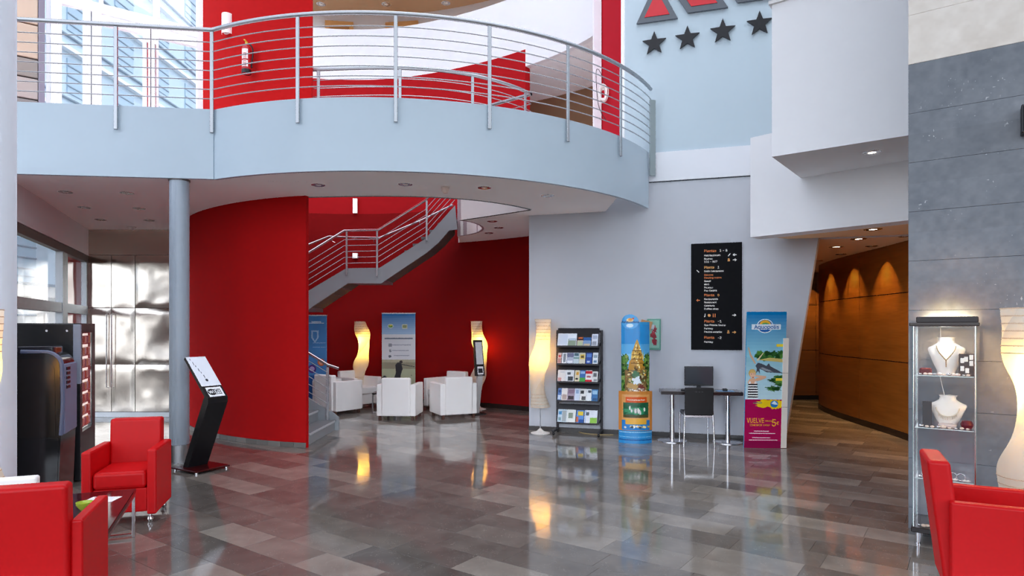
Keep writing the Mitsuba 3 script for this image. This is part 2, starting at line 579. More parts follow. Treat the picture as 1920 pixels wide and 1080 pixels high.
cp = Polygon([tuple(grey(s2 - 0.25, -0.17)), tuple(pa + 0.02), tuple(pb), (7.5, 6.0), (9.6, 9.0), (9.6, 14.85), (4.5, 14.85)])
struct('ceiling_passage', slab(cp, 2.935, 3.02), 'matte', '#e8c8a0', False)

# ------------------------------------------------------------------ balcony slab and fascia
outer = Polygon([*map(tuple, FASL[:-1]), *map(tuple, FASC), (2.3, 9.80), (6.0, 8.6), (6.0, 15), (-11, 15), (-11, 7.0)]).buffer(0).intersection(sbox(-8.4, 6, 7, 16))
notch = Point(-0.98, 11.75)
NOTCH = [(-0.90, 10.82), (-0.72, 11.0), (-0.58, 11.35), (-0.55, 11.7), (-0.66, 12.15), (-0.9, 12.5), (-1.08, 12.65)]
void = Polygon([*map(tuple, INNER), *NOTCH, (-1.10, 13.5), *[tuple(p) for p in REAR[::-1] if -5.2 < p[0] < -1.1], (-5.1, 11.2), (-4.9, 10.3), (-4.3, 9.72), (-3.72, 9.28), (-3.25, 9.08)]).buffer(0)
rear_clip = Polygon([*map(tuple, REAR), (1.5, 6.0), (-12, 6.0), (-12, 12.0)]).buffer(0)
beh = Polygon([tuple(grey(0, -0.16)), tuple(grey(2.2, -0.16)), (2.9, 12.5), (1.4, 11.5)])
slab_poly = outer.intersection(unary_union([rear_clip, beh])).difference(void).difference(Polygon([tuple(grey(-0.0, 0.0)), tuple(grey(6.5, 0.0)), tuple(grey(6.5, 6)), tuple(grey(0.0, 6))]) if False else Polygon())
hall_side = Polygon([tuple(grey(0.0, 0)), tuple(grey(8, 0)), tuple(grey(8, -8)), tuple(grey(0.0, -8))])
slab_poly = slab_poly.difference(hall_side)
if slab_poly.geom_type != 'Polygon':
    slab_poly = max(slab_poly.geoms, key=lambda g: g.area)
struct('ceiling_balcony', slab(slab_poly.buffer(-0.004), SOF, TOP1), 'matte', '#f7f0ec', False, label='white underside of the balcony with small round lights')
FCOL = '#aebdc7'
fz0, fz1 = SOF - 0.005, 4.315
fa = holder('wall_balcony_fascia', 'curved blue-grey front band of the balcony')
part(fa, 'straight_panel', ribbon(FASL, fz0, fz1, 0.05), 'satin', FCOL)
part(fa, 'curved_panel', ribbon(FASC, fz0, fz1, 0.05), 'satin', FCOL)
fi = holder('wall_void_fascia', 'grey inner edge of the balcony around the stair void')
part(fi, 'curved_edge', ribbon(INNER, SOF - .004, fz1, -0.04), 'matte', '#7d8488')
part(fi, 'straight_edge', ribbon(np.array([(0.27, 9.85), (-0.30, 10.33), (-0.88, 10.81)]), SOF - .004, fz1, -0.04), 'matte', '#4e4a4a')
part(fi, 'notch_edge', ribbon(spline(NOTCH, 18), SOF - .004, fz1, -0.04), 'satin', '#b9a2a6')

# ------------------------------------------------------------------ curved red stair wall (both floors)
wd = holder('wall_stair', 'curved red wall enclosing the stair')
part(wd, 'lower_face', ribbon(DRUM, 0.0, SOF + .01, 0.07), 'matte', RED)
DUP = np.array([p for p in DRUM if 960 + F * p[0] / p[1] > 380])
DUP = np.vstack([DUP, [[-2.76, 8.795]]])
part(wd, 'upper_face', ribbon(DUP, TOP1, 10.2, 0.07), 'matte', RED)
Ld = path_len(DRUM)
for i, s in enumerate(np.arange(0.02, Ld - 0.1, 0.215)):
    part(wd, 'tile', ribbon(offset(sub_path(DRUM, s, min(s + 0.211, Ld)), -0.012), 0.002, 0.072, 0.012), 'satin', [lin('#6d6a66'), lin('#7a7671'), lin('#64615d')][i % 3], 20)
# rear red wall, white gallery parapet above it
wr = holder('wall_rear', 'tall curved red wall behind the lounge')
rl = REAR[REAR[:, 0] < 1.30]
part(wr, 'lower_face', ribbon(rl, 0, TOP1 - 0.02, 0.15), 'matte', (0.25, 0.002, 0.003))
ru = REAR[(REAR[:, 0] < 0.30)]
ru = np.vstack([REAR[(REAR[:, 0] > -5.0) & ((960 + F * REAR[:, 0] / REAR[:, 1]) < 984)], [at_px(REAR, 985)]])
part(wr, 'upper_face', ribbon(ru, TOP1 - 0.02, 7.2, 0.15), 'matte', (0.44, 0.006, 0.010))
rp = at_px(REAR, 985)
struct('baseboard_rear', ribbon(offset(rl, -0.014), 0, 0.09, 0.014), 'satin', '#251a18')
wg = holder('wall_gallery', 'white parapet of the top gallery')
part(wg, 'parapet', ribbon(ru, 7.2, 8.33, 0.12), 'matte', '#f1f3f5')
rest = np.vstack([[rp], REAR[(960 + F * REAR[:, 0] / REAR[:, 1]) > 986], [(1.78, 11.0)]])
part(wg, 'parapet', ribbon(rest, 6.86, 8.33, 0.12), 'matte', '#f1f3f5')
# gallery floor, its back wall and ceiling
RG = REAR[REAR[:, 0] > -5.0]
GALB = offset(RG, 1.9)
gal = Polygon([*map(tuple, offset(RG, 0.1)), (2.6, 12.2), *[tuple(p) for p in GALB[::-1] if p[0] < 2.4]]).buffer(0)
struct('floor_gallery', slab(gal, 6.86, 7.2), 'matte', '#ffffff', False)
struct('wall_gallery_back', ribbon(GALB, 7.2, 9.62, 0.12), 'matte', '#d8d5d1')
cgal = Polygon([*map(tuple, offset(RG, -0.25)), (2.9, 12.3), *map(tuple, GALB[::-1])]).buffer(0)
struct('ceiling_gallery', slab(cgal, 9.58, 9.75), 'matte', '#c9a27c', False)
# timber wall of the upper corridor behind, seen right of the red wall
WB = offset(REAR, 1.75)
WBr = WB[(WB[:, 0] > -1.2)]
wbk = holder('wall_upper_corridor', 'brown timber wall of the upper corridor')
part(wbk, 'timber', ribbon(WBr, 5.55, 6.86, 0.1), 'matte', '#9a7a5e')
part(wbk, 'plaster', ribbon(WBr, TOP1, 5.55, 0.1), 'matte', '#c9c4c2')
struct('floor_corridor', slab(Polygon([tuple(grey(0, -.18)), tuple(grey(2.3, -.18)), (4.2, 12), (3.2, 13.5), (0.2, 15.2), (-1.4, 15.2), *map(tuple, [p for p in offset(REAR, .16) if -1.2 < p[0] < 1.4])]).buffer(0), SOF + .01, TOP1), 'matte', '#cfcac6', False)
# white pier and red return wall next to the grey wall
pw = seen(1120, 100, 10.95)
struct('wall_pier', plain(pw[0] - 0.065, pw[0] + 0.065, 10.9, 11.05, TOP1, 10.2), 'matte', '#f0f0f4', False, label='slim white pier beside the red return wall')
e0, e1 = np.array([pw[0] + 0.06, 10.98]), grey(s_up, -0.16)
struct('wall_return', ribbon(np.array([e0, (e0 + e1) / 2, e1]), TOP1, 10.2, 0.08), 'matte', (0.46, 0.008, 0.02), label='narrow red return wall with a hanging white cable')

# ------------------------------------------------------------------ left wall with glazing, steel lift-style front
LA, LD_ = np.array([-6.2, 8.0]), np.array([-0.3915, 0.9202])
LEND = 4.25
ML = frame([*LA, 0], [*LD_, 0], Z)          # normal: (0.92, 0.39), into the hall
MLb = ML.copy()
MLb[:3, 3] -= ML[:3, 2] * 0.22
wl = holder('wall_left', 'white wall over the glazed entrance at the left')
part(wl, 'plaster', ext(sbox(-3.0, 2.99, LEND, SOF), 0.22), 'matte', '#d5d2d2', False, MLb)
part(wl, 'plaster', ext(sbox(-3.0, 0, -0.26, 2.99), 0.22), 'matte', '#d5d2d2', False, MLb)
wn = holder('window_1', 'glazed steel screen under the balcony at the left')
MLc = ML.copy()
MLc[:3, 3] -= ML[:3, 2] * 0.10
part(wn, 'frame', ext(sbox(-0.2, 2.86, LEND, 2.985), 0.09), 'satin', '#5c5550', False, MLc)
part(wn, 'post', ext(sbox(-0.26, 0, -0.185, 2.99), 0.14), 'satin', '#a4572a', False, MLc, label='orange timber post')
part(wn, 'transom', ext(sbox(-0.18, 1.90, LEND, 2.05), 0.09), 'steel', None, False, MLc)
part(wn, 'mullion', ext(sbox(2.30, 0, 2.62, 2.86), 0.10), 'steel', None, False, MLc)
part(wn, 'mullion', ext(sbox(4.1, 0, LEND, 2.86), 0.08), 'steel', None, False, MLc)
for s0, s1_ in ((-0.18, 2.30), (2.62, 4.1)):
    for z0, z1 in ((0.05, 1.9), (2.05, 2.86)):
        part(wn, 'pane', ext(sbox(s0, z0, s1_, z1), 0.001), 'pane', None, False, MLc)


def dented(x0, x1, z0, z1, y, amp, seed):
    nx, nz = 26, 20
    X, Zz = np.meshgrid(np.linspace(x0, x1, nx), np.linspace(z0, z1, nz), indexing='ij')
    n = meshkit.fbm(np.stack([X * 1.7 + seed, Zz * 1.5, X * 0 + seed * 3.3], -1), 3, seed)
    w = np.clip(np.minimum(np.minimum(X - x0, x1 - X), np.minimum(Zz - z0, z1 - Zz)) / 0.08, 0, 1)
    v = np.stack([X, y - amp * (n - 0.35) * w, Zz], -1).reshape(-1, 3)
    i, j = np.meshgrid(np.arange(nx - 1), np.arange(nz - 1), indexing='ij')
    q = np.stack([i * nz + j, (i + 1) * nz + j, (i + 1) * nz + j + 1, i * nz + j + 1], -1).reshape(-1, 4)
    return trimesh.Trimesh(v, np.vstack([q[:, [0, 1, 2]], q[:, [0, 2, 3]]]), process=False)


YS = 11.85
wst = holder('wall_back_left', 'wavy polished steel panels with double doors')
part(wst, 'backing', plain(-7.9, -5.2, YS + 0.02, YS + 0.2, 0, SOF), 'satin', '#57504b', False)
zr = [0.10, 0.975, 2.02, 3.00]
for k in range(3):
    for j, (x0, x1) in enumerate(((-7.86, -7.42), (-7.415, -6.98), (-6.975, -5.3))):
        part(wst, 'panel', dented(x0 + .003, x1 - .003, zr[k] + .004, zr[k + 1] - .004, YS, 0.085 if j == 2 else 0.045, 3 * k + j + 1), 'mirror_steel', None, True)
part(wst, 'top_panel', cbox(-7.86, -5.3, YS - 0.012, YS + .02, 3.0, SOF, .004), 'mirror_steel', None, False)
part(wst, 'plinth', cbox(-7.86, -5.3, YS - 0.01, YS + .02, 0, 0.095, .003), 'steel', None, False)
for x in (-7.47, -7.38):
    part(wst, 'handle', tube([(x, YS, 0.55), (x, YS - .06, 0.56), (x, YS - .06, 1.9), (x, YS, 1.91)], 0.012, 8), 'chrome')

# ------------------------------------------------------------------ upper left glazing and beige wall strip
UA, UB = np.array([-6.65, 9.0]), np.array([-4.94, 10.3])
UD = (UB - UA) / np.linalg.norm(UB - UA)
UL = np.linalg.norm(UB - UA)
MU = frame([*UA, 0], [*UD, 0], Z)
MUb = MU.copy()
MUb[:3, 3] -= MU[:3, 2] * 0.05


def on_up(px):
    k = (px - 960) / F
    return (k * UA[1] - UA[0]) / (UD[0] - k * UD[1])


wu = holder('window_2', 'white framed glass doors on the balcony')
WF = '#fbfbfd'


def bar(x0, x1, z0, z1, col=WF, t=0.08, o=0.0, name='frame'):
    Mo = MUb.copy()
    Mo[:3, 3] += MU[:3, 2] * o
    part(wu, name, cbox(x0, x1, z0, z1, 0, t, .005), 'satin', col, False, Mo)


u0_, u1_, u2_, u3_, u4_ = on_up(95), on_up(172), on_up(283), on_up(372), on_up(385)
bar(on_up(72), on_up(84), TOP1, 9.6, '#8b8494', name='mullion')
bar(on_up(86), u0_ - .005, TOP1, 9.6, '#d9dbe6', name='mullion')
bar(u0_, u0_ + .13, TOP1, 9.6)
bar(u3_ - .03, u4_, TOP1, 9.6)
bar(u0_, u4_, 6.28, 6.43)
bar(u0_, u4_, TOP1, TOP1 + .14)
bar(u0_, u4_, 9.45, 9.6)
bar(u1_ - .11, u1_ - .012, TOP1, 6.28)
bar(u1_ + .0, u1_ + .12, TOP1, 6.28, o=.015)
bar(u1_ + .12, u2_ - .11, 6.12, 6.26, o=.015)
bar(u2_ - .11, u2_ - .012, TOP1, 6.28, o=.015)
bar(u2_ + .0, u2_ + .10, TOP1, 6.28, o=.015)
bar(u2_ + .10, u3_ - .03, 6.12, 6.26, o=.015)
bar(u2_ - .012, u2_, TOP1, 6.28, '#333a44', .04, .0, 'gasket')
bar(u1_ - .012, u1_, TOP1, 6.28, '#6a737d', .04, .0, 'gasket')
bar(on_up(287), on_up(300), 6.43, 9.45, name='mullion')
bar(on_up(186), on_up(194), 6.43, 9.45, name='mullion')
for x0, x1, z0, z1 in ((u0_ + .13, u1_ - .11, TOP1 + .14, 6.28), (u1_ + .12, u2_ - .11, TOP1 + .14, 6.12), (u2_ + .10, u3_ - .03, TOP1 + .14, 6.12), (u0_ + .13, u3_ - .03, 6.43, 9.45)):
    Mo = MUb.copy()
    Mo[:3, 3] += MU[:3, 2] * .03
    part(wu, 'pane', ext(sbox(x0, z0, x1, z1), 0.001), 'pane', None, False, Mo)
Mo = MU.copy()
for x in (u2_ - .06, u2_ + .05):
    part(wu, 'handle', tube([tf(trimesh.Trimesh([(x, z_, o)], []), MU).vertices[0] for z_, o in ((5.0, .0), (5.0, .06), (6.0, .06), (6.0, .0))], 0.012, 8), 'chrome')
wbg = holder('wall_upper_left', 'beige slatted wall piece left of the balcony doors')
x0, x1 = on_up(72) - 1.6, on_up(72)
Mo = MUb.copy()
Mo[:3, 3] -= MU[:3, 2] * .06
part(wbg, 'backing', cbox(x0, x1, TOP1, 9.6, 0, .055, .003), 'matte', '#7d746e', False, Mo)
zz = [(TOP1, 4.62, (0.42, .006, .03)), (4.62, 4.85, lin('#8f8a88')), (4.86, 5.15, lin('#b9aca6')), (5.16, 5.42, lin('#9d938c')), (5.43, 5.9, lin('#d6bda8')), (5.91, 6.4, lin('#dcc3ad')), (6.41, 9.6, lin('#d9c0ab'))]
for a_, b_, c_ in zz:
    part(wbg, 'panel', cbox(x0, x1 - .005, a_, b_ - .012, 0, .05, .006), 'matte', c_, False, MUb)

# ------------------------------------------------------------------ roof over the far part, right return walls
struct('ceiling_roof', slab(Polygon([(-7, -9), (9.7, -9), (9.7, 19), (-4.9, 19), (-4.9, 10.4), (-7, 9.0)]).difference(sbox(-6.5, 3.4, 8.5, 12.2)), 10.2, 10.4), 'matte', '#e6e6e6', False)
struct('wall_far_right', plain(9.6, 9.8, -2, 15, 0, 10.2), 'matte', '#d8d8d8', False)

# ------------------------------------------------------------------ pillars
pc = np.array([-4.64, 5.51])
struct('wall_round_pier', lathe([(0, 0), (0.30, 0), (0.30, 10.2), (0, 10.2)], 48), 'matte', '#dfe3e9', 40, move(*pc), label='thick round white pier at the left edge')
cx, cy = -4.09, 7.87
col = thing('support_column', 'slim round grey steel column holding up the balcony', 'column')
part(col, 'shaft', lathe([(0, .2), (.112, .2), (.112, SOF), (0, SOF)], 40), 'satin', '#98a3ae', 40, move(cx, cy))
part(col, 'base_sleeve', lathe([(0, 0), (.128, 0), (.128, .012), (.119, .014), (.119, .222), (.112, .226), (0, .226)], 40), 'steel', None, 30, move(cx, cy), label='brushed steel sleeve')
part(col, 'top_collar', lathe([(.10, SOF - .02), (.122, SOF - .02), (.122, SOF), (.10, SOF)], 40), 'satin', '#55504e', 30, move(cx, cy))

# ------------------------------------------------------------------ balcony railing
RAILZ = 5.27
RODZ = [5.12 - 0.1148 * i for i in range(7)]


def railing(key, path, posts, rods, top, foot, rail_r=0.026, rod_r=0.0065, post_w=0.042):
    for z in rods:
        part(key, 'rod', tube(np.c_[path, np.full(len(path), z)], rod_r, 6), 'steel')
    part(key, 'handrail', tube(np.c_[path, np.full(len(path), top)], rail_r, 14), 'steel')
    for p, d in posts:
        yaw = math.degrees(math.atan2(d[1], d[0]))
        part(key, 'post', cbox(-post_w / 2, post_w / 2, -.012, .012, foot, top - .02, .004), 'steel', None, False, move(p[0], p[1], 0, yaw))


rail = thing('balcony_railing', 'long curved steel railing with seven thin rods on the blue-grey balcony', 'railing')
RL = offset(np.vstack([FASL[0] + 0 * FASL[0], FASL[1:]]), -0.035)
RC = offset(FASC, -0.035)
corner = (RL[-1] + RC[0]) / 2
RL[-1], RC[0] = corner, corner
RPATH = np.vstack([RL, RC[1:]])
posts = []
for px in (217, 397, 558, 742, 918, 1065, 1164):
    p = at_px(RPATH, px)
    i = np.argmin(np.linalg.norm(RPATH - p, axis=1))
    i = min(max(i, 1), len(RPATH) - 2)
    d = RPATH[i + 1] - RPATH[i - 1]
    if px == 397:
        d = RL[-1] - RL[-2]
    posts.append((p, d))
railing(rail, RPATH, posts, RODZ, RAILZ, 4.02)
pe = RC[-1]
part(rail, 'end_post', cbox(-.05, .05, -.015, .015, 3.95, 5.10, .004), 'satin', '#8d9a9c', False, move(pe[0] + .02, pe[1] - .02, 0, 20), label='wide flat grey end post at the wall')

rail2 = thing('void_railing', 'inner curved steel railing around the stair void, seen through the front railing', 'railing')
R2 = np.vstack([offset(INNER, -0.03), [(-0.32, 10.30)]])
p2 = []
for px in (597, 750, 886, 985):
    p = at_px(R2[:-1], px)
    i = min(max(np.argmin(np.linalg.norm(R2 - p, axis=1)), 1), len(R2) - 3)
    p2.append((p, R2[i + 1] - R2[i - 1]))
railing(rail2, R2, p2, [5.09 - 0.115 * i for i in range(7)], 5.24, 4.05)

# ------------------------------------------------------------------ stair
stair = thing('staircase', 'grey staircase turning behind the curved red wall with a mid landing', 'staircase')
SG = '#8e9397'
ND = 12.2


def xz(px, py, d=ND):
    p = seen(px, py, d)
    return (p[0], p[2])


topl = [xz(570, 550), xz(649, 503), xz(712, 502), xz(797, 448), xz(853, 385)]
botl = [xz(857, 430), xz(842, 432), xz(822, 455), xz(801, 473), xz(714, 531.5), xz(652, 531), xz(570, 585)]
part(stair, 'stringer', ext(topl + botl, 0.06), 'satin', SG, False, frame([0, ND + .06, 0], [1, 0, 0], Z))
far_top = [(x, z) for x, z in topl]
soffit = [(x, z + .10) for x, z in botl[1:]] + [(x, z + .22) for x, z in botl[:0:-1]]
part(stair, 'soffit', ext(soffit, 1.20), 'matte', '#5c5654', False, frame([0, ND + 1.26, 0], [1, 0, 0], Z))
# treads of the upper flight, landing and lower part of the flight
for (xa, za), (xb, zb), n in ((topl[0], topl[1], 4), (topl[2], topl[4], 9)):
    for i in range(n):
        x0, x1 = xa + (xb - xa) * i / n, xa + (xb - xa) * (i + 1) / n
        z = za + (zb - za) * (i + 0.75) / n - 0.16
        part(stair, 'tread', cbox(x0 - .02, x1, ND + .062, ND + 1.24, z - .05, z, .004), 'satin', '#6e7072', False)
part(stair, 'landing', plain(topl[1][0] - .02, topl[2][0] + .02, ND + .062, ND + 1.24, topl[1][1] - .24, topl[1][1] - .14), 'satin', '#7b7e80', False)
# railing on the near stringer: path follows the stringer, posts are vertical
rp3 = np.array([(x, ND - .02, z) for x, z in [xz(570, 552), xz(646, 505), xz(710, 503.5), xz(797, 449), xz(853, 386)]])
for k in range(1, 6):
    part(stair, 'rod', tube(rp3 + Z * (0.112 * k), 0.0075, 6), 'steel')
part(stair, 'handrail', tube([(p[0], p[1], p[2] + 0.735) for p in rp3], 0.022, 10), 'chrome')
for px, y0, y1 in ((650, 432, 516), (707, 433, 518), (800, 376, 451)):
    a, b = seen(px, y0, ND - .02), seen(px, y1, ND - .02)
    part(stair, 'post', cbox(-.018, .018, -.008, .008, b[2], a[2], .002), 'steel', None, False, move(a[0], a[1]))
wr_pts = [seen(560, 466, 13.3), seen(617, 443, 13.3), seen(650, 444.5, 13.3), seen(712, 445.5, 13.3), seen(790, 413, 13.1), seen(849, 384, 12.9)]
part(stair, 'wall_handrail', tube(wr_pts, 0.021, 10), 'chrome')
for p in (seen(622, 447, 13.32), seen(701, 449, 13.32), seen(787, 418, 13.1)):
    part(stair, 'bracket', tube([p, p + [0, .03, -.05], p + [0, .25, -.05]], .010, 6), 'chrome')
# first flight: climbs to the left between the curved wall and a grey side plate
SX, RISE, GO = -2.86, 0.165, 0.27
Yn, Yf = 9.10, 10.33
for i in range(6):
    x1 = SX - GO * i
    y0 = float(np.interp(x1 - GO, DRUM[:, 0], DRUM[:, 1])) + .11
    z = RISE * (i + 1)
    part(stair, 'riser', cbox(x1 - GO, x1, y0, Yf, 0 if i < 2 else z - 2 * RISE, z - .03, .003), 'satin', '#85888b', False)
    part(stair, 'tread', cbox(x1 - GO, x1 + .02, y0, Yf, z - .03, z, .005), 'satin', '#797c7e', False)
    part(stair, 'nosing', cbox(x1 + .006, x1 + .022, y0, Yf - .05, z - .028, z + .001, .002), 'satin', '#b3b6b8', False)
part(stair, 'landing', plain(-4.95, SX - 6 * GO, 10.05, Yf, .85, .98), 'satin', '#7b7e80', False)
for k in range(6):
    part(stair, 'tread', plain(-5.05, -4.1, Yf + .31 * k, Yf + .31 * (k + 1), 1.02 + .165 * k, 1.15 + .165 * k), 'satin', '#797c7e', False)
part(stair, 'landing', plain(-5.0, topl[0][0], ND + .07, ND + 1.24, 1.98, 2.08), 'satin', '#7b7e80', False)
side = [(SX + .06, 0.0), (SX + .06, .20), (SX - .02, .27), (SX - 2.0, .27 + 1.98 * .61), (SX - 2.0, .05 + 1.98 * .61), (SX - .55, 0.0)]
part(stair, 'side_plate', ext(side, .05), 'satin', '#8f9599', False, frame([0, Yf + .055, 0], [1, 0, 0], Z))
q = ground_at(611, 806)
nx = SX - .11
part(stair, 'newel_post', cbox(-.022, .022, -.012, .012, .12, 1.02, .003), 'steel', None, False, move(nx, Yf - .02))
hs = np.array([(SX + .07, Yf - .03, 1.00), (nx, Yf - .03, 1.06), (SX - 2.0, Yf - .03, 1.06 + 1.9 * .61)])
part(stair, 'handrail', tube(hs, .024, 12), 'chrome')
for k in range(1, 6):
    part(stair, 'rod', tube(hs[1:] - Z * .125 * k, .007, 6), 'steel')

# small lights on the rear wall by the stair
for px, py, h, w, nm, lb, k in ((667, 387, .315, .085, 'wall_light', 'slim upright white light on the red wall above the stair landing', 2.2), (667, 480, .10, .10, 'wall_light', 'small square white step light on the red wall behind the stair landing', 5.0)):
    w0 = at_px(REAR, px)
    z = EYE + (HOR - py) / F * w0[1]
    t = thing(nm, lb, 'wall light')
    part(t, 'housing', cbox(-w / 2 - .01, w / 2 + .01, -.05, .0, z - h / 2 - .01, z + h / 2 + .01, .004), 'satin', '#e8e4e0', False, move(w0[0], w0[1] - .02))
    part(t, 'diffuser', cbox(-w / 2, w / 2, -.056, -.045, z - h / 2, z + h / 2, .003), 'satin', '#ffffff', False, move(w0[0], w0[1] - .02), emitter=light((1, .96, .92), k))

# ------------------------------------------------------------------ ceiling lights
RING = [(.030, 0), (.042, -.004), (.078, -.006), (.086, -.003), (.088, 0)]


def downlight(P, label, lit=0.0, group=None, rgb=WARM, r=1.0):
    t = thing('recessed_downlight', label, 'ceiling light', group)
    rg_ = part(t, 'ring', lathe([(a * r, b) for a, b in RING], 28), 'chrome', None, 40, move(*P[:2], P[2]))
    m = lathe([(0, -.0015), (.046 * r, -.003)], 20)
    if m.face_normals[:, 2].mean() > 0:
        m.invert()
    if lit:
        part(rg_, 'lens', m, 'satin', '#ffffff', False, move(*P[:2], P[2]), emitter=light(rgb, lit))
    else:
        part(rg_, 'lens', m, 'satin', '#f2ece2', False, move(*P[:2], P[2]))
    return t


GL = 'downlights under the left part of the balcony'
for (px, py), lb in zip(((123, 360), (238, 362), (158, 389), (261, 391), (189, 412), (280, 413)),
                        ('front row, above the white pier side', 'front row, nearer the steel column', 'middle row, nearer the glazed screen', 'middle row, nearer the steel column', 'back row, nearer the glazed screen', 'back row, nearer the steel column')):
    downlight(level(px, py, SOF), 'round chrome downlight in the six under the balcony, ' + lb, group=GL)
for (px, py), lb in zip(((597, 347), (760, 346), (908, 352), (1027, 367)),
                        ('first from the steel column', 'left of the smoke detector', 'right of the smoke detector', 'nearest the grey wall')):
    downlight(level(px, py, SOF), 'round chrome downlight along the balcony curve, ' + lb, group='downlights along the balcony curve')
for (px, py), lb in zip(((923, 415), (935, 427), (917, 437)), ('front one', 'middle one', 'rear one')):
    downlight(level(px, py, SOF), 'small round downlight over the lounge corner by the grey wall edge, ' + lb, group='downlights over the lounge corner')
t = thing('smoke_detector', 'small faceted pinkish detector on the balcony underside between two downlights', 'smoke detector')
p = level(835, 350, SOF)
part(t, 'base', lathe([(0, 0), (.055, 0), (.055, -.02), (0, -.02)], 20), 'satin', '#d8c9c2', 30, move(p[0], p[1], SOF))
part(t, 'head', lathe([(0, -.085), (.03, -.085), (.05, -.05), (.05, -.02), (0, -.02)], 8), 'satin', '#dcc4b8', False, move(p[0], p[1], SOF))
t = thing('smoke_detector', 'small round detector near the steel panels under the balcony', 'smoke detector')
p = level(247, 425, SOF)
part(t, 'base', lathe([(0, 0), (.075, 0), (.075, -.02), (0, -.02)], 20), 'satin', '#d8cfca', 30, move(p[0], p[1], SOF))
part(t, 'head', lathe([(0, -.06), (.04, -.055), (.06, -.02), (0, -.02)], 20), 'satin', '#e4ded8', 30, move(p[0], p[1], SOF))
for (px, py), lb in zip(((1637, 430), (1610, 448), (1568, 463)), ('nearest the opening', 'in the middle', 'farthest back')):
    p = level(px, py, 2.935)
    downlight(p, 'lit warm downlight in the passage ceiling, ' + lb, 26.0, 'passage downlights', r=1.25)
# wall washers that throw scallops on the wood wall
for i, s in enumerate((1.0, 2.1, 3.2, 4.3, 5.5)):
    c = sub_path(WOODP, s, s + 0.1)[0]
    P = np.array([c[0] - 0.24, c[1], 2.935])
    downlight(P, 'small wall washer downlight close to the wood wall, number %s from the back' % ('first', 'second', 'third', 'fourth', 'fifth')[i], 0, 'wall washers of the passage')
    scene[f'washer_beam_{i:03d}'] = {'type': 'spot', 'to_world': T4().look_at(list(P - [0, 0, .02]), [c[0] - .02, c[1], 1.0], [0, 1, 0]), 'cutoff_angle': 38.0, 'beam_width': 18.0, 'intensity': {'type': 'rgb', 'value': [9.0, 5.0, 1.9]}}
scene['washer_beam_end'] = {'type': 'spot', 'to_world': T4().look_at([6.75, 14.35, 2.90], [6.75, 14.7, 1.0], [0, 1, 0]), 'cutoff_angle': 40.0, 'beam_width': 20.0, 'intensity': {'type': 'rgb', 'value': [7.0, 4.2, 1.7]}}
downlight(np.array([6.75, 14.40, 2.935]), 'small wall washer downlight at the far end wall of the passage', 0, 'wall washers of the passage')
p = level(1635, 286, 3.60)
downlight(p, 'lit downlight under the white box above the passage', 14.0, r=1.1)
for px, py in ((602, 8), (724, 8), (836, 6)):
    g = level(px, py, 9.58)
    lb = {602: 'nearest the red wall', 724: 'in the middle', 836: 'nearest the white stair edge'}[px]
    downlight(np.array([g[0], g[1], 9.58]), 'downlight in the tan gallery ceiling, ' + lb, 0, 'gallery downlights', r=1.3)

# timber doors on the gallery, only their heads show above the parapet
for a, b, lb in ((610, 663, 'upper timber door on the gallery nearest the red wall'), (724, 785, 'upper timber door in the middle of the gallery wall'), (962, 1012, 'upper timber door at the right end of the gallery')):
    A, B = at_px(GALB, a), at_px(GALB, b)
    n_ = (B - A) / np.linalg.norm(B - A)
    L = np.linalg.norm(B - A)
    Md = frame([*A, 0], [*n_, 0], Z)
    Md[:3, 3] += Md[:3, 2] * 0.03
    t = thing('gallery_door', lb, 'door')
    for x0, x1, z0, z1 in ((0, .10, 7.2, 9.36), (L - .10, L, 7.2, 9.36), (.10, L - .10, 9.24, 9.36)):
        part(t, 'frame', cbox(x0, x1, z0, z1, 0, .05, .004), 'satin', '#cf9a5e', False, Md)
    part(t, 'leaf', cbox(.10, L - .10, 7.2, 9.24, 0, .03, .004), 'satin', '#a87442', False, Md)

# ------------------------------------------------------------------ letters and stars on the pale wall
MW = frame([*grey(0, 0), 0], [*GD, 0], Z)


def wall_pt(px, py):                        # (along, height) on the grey wall
    s = on_grey(px)
    y = (GA + GD * s)[1]
    return s, EYE + (HOR - py) / F * y


def star(n=5, r=1.0, q=0.42):
    return [(r * (1 if i % 2 == 0 else q) * math.sin(i * math.pi / n), r * (1 if i % 2 == 0 else q) * math.cos(i * math.pi / n)) for i in range(2 * n)]


for (px, py), lb in zip(((1227, 83), (1289, 73), (1355, 60), (1424, 46)), ('first from the balcony', 'second from the balcony', 'third from the balcony', 'fourth, beside the white box')):
    s, z = wall_pt(px, py)
    solo('wall_star', 'black five-pointed star on the pale wall, ' + lb, 'star', ext(star(5, .185), .03), 'satin', '#17181c', False, MW @ move(s, z, .012), group='hotel stars on the pale wall')
s0, z0 = wall_pt(1194, 47)
s1_, z1_ = wall_pt(1271, 31)
zm = (z0 + z1_) / 2
hh = .80


def letter(poly_pts, inset, lb):
    t = thing('sign_letter', lb, 'letter')
    Pp = Polygon(poly_pts)
    bk_ = part(t, 'backing', ext(Pp, .035), 'satin', '#5b6168', False, MW @ move(0, 0, .012))
    ins = Pp.buffer(-inset, join_style=2)
    part(bk_, 'red_face', ext(ins, .012), 'satin', (0.58, .02, .03), False, MW @ move(0, 0, .045), label='red inset face')


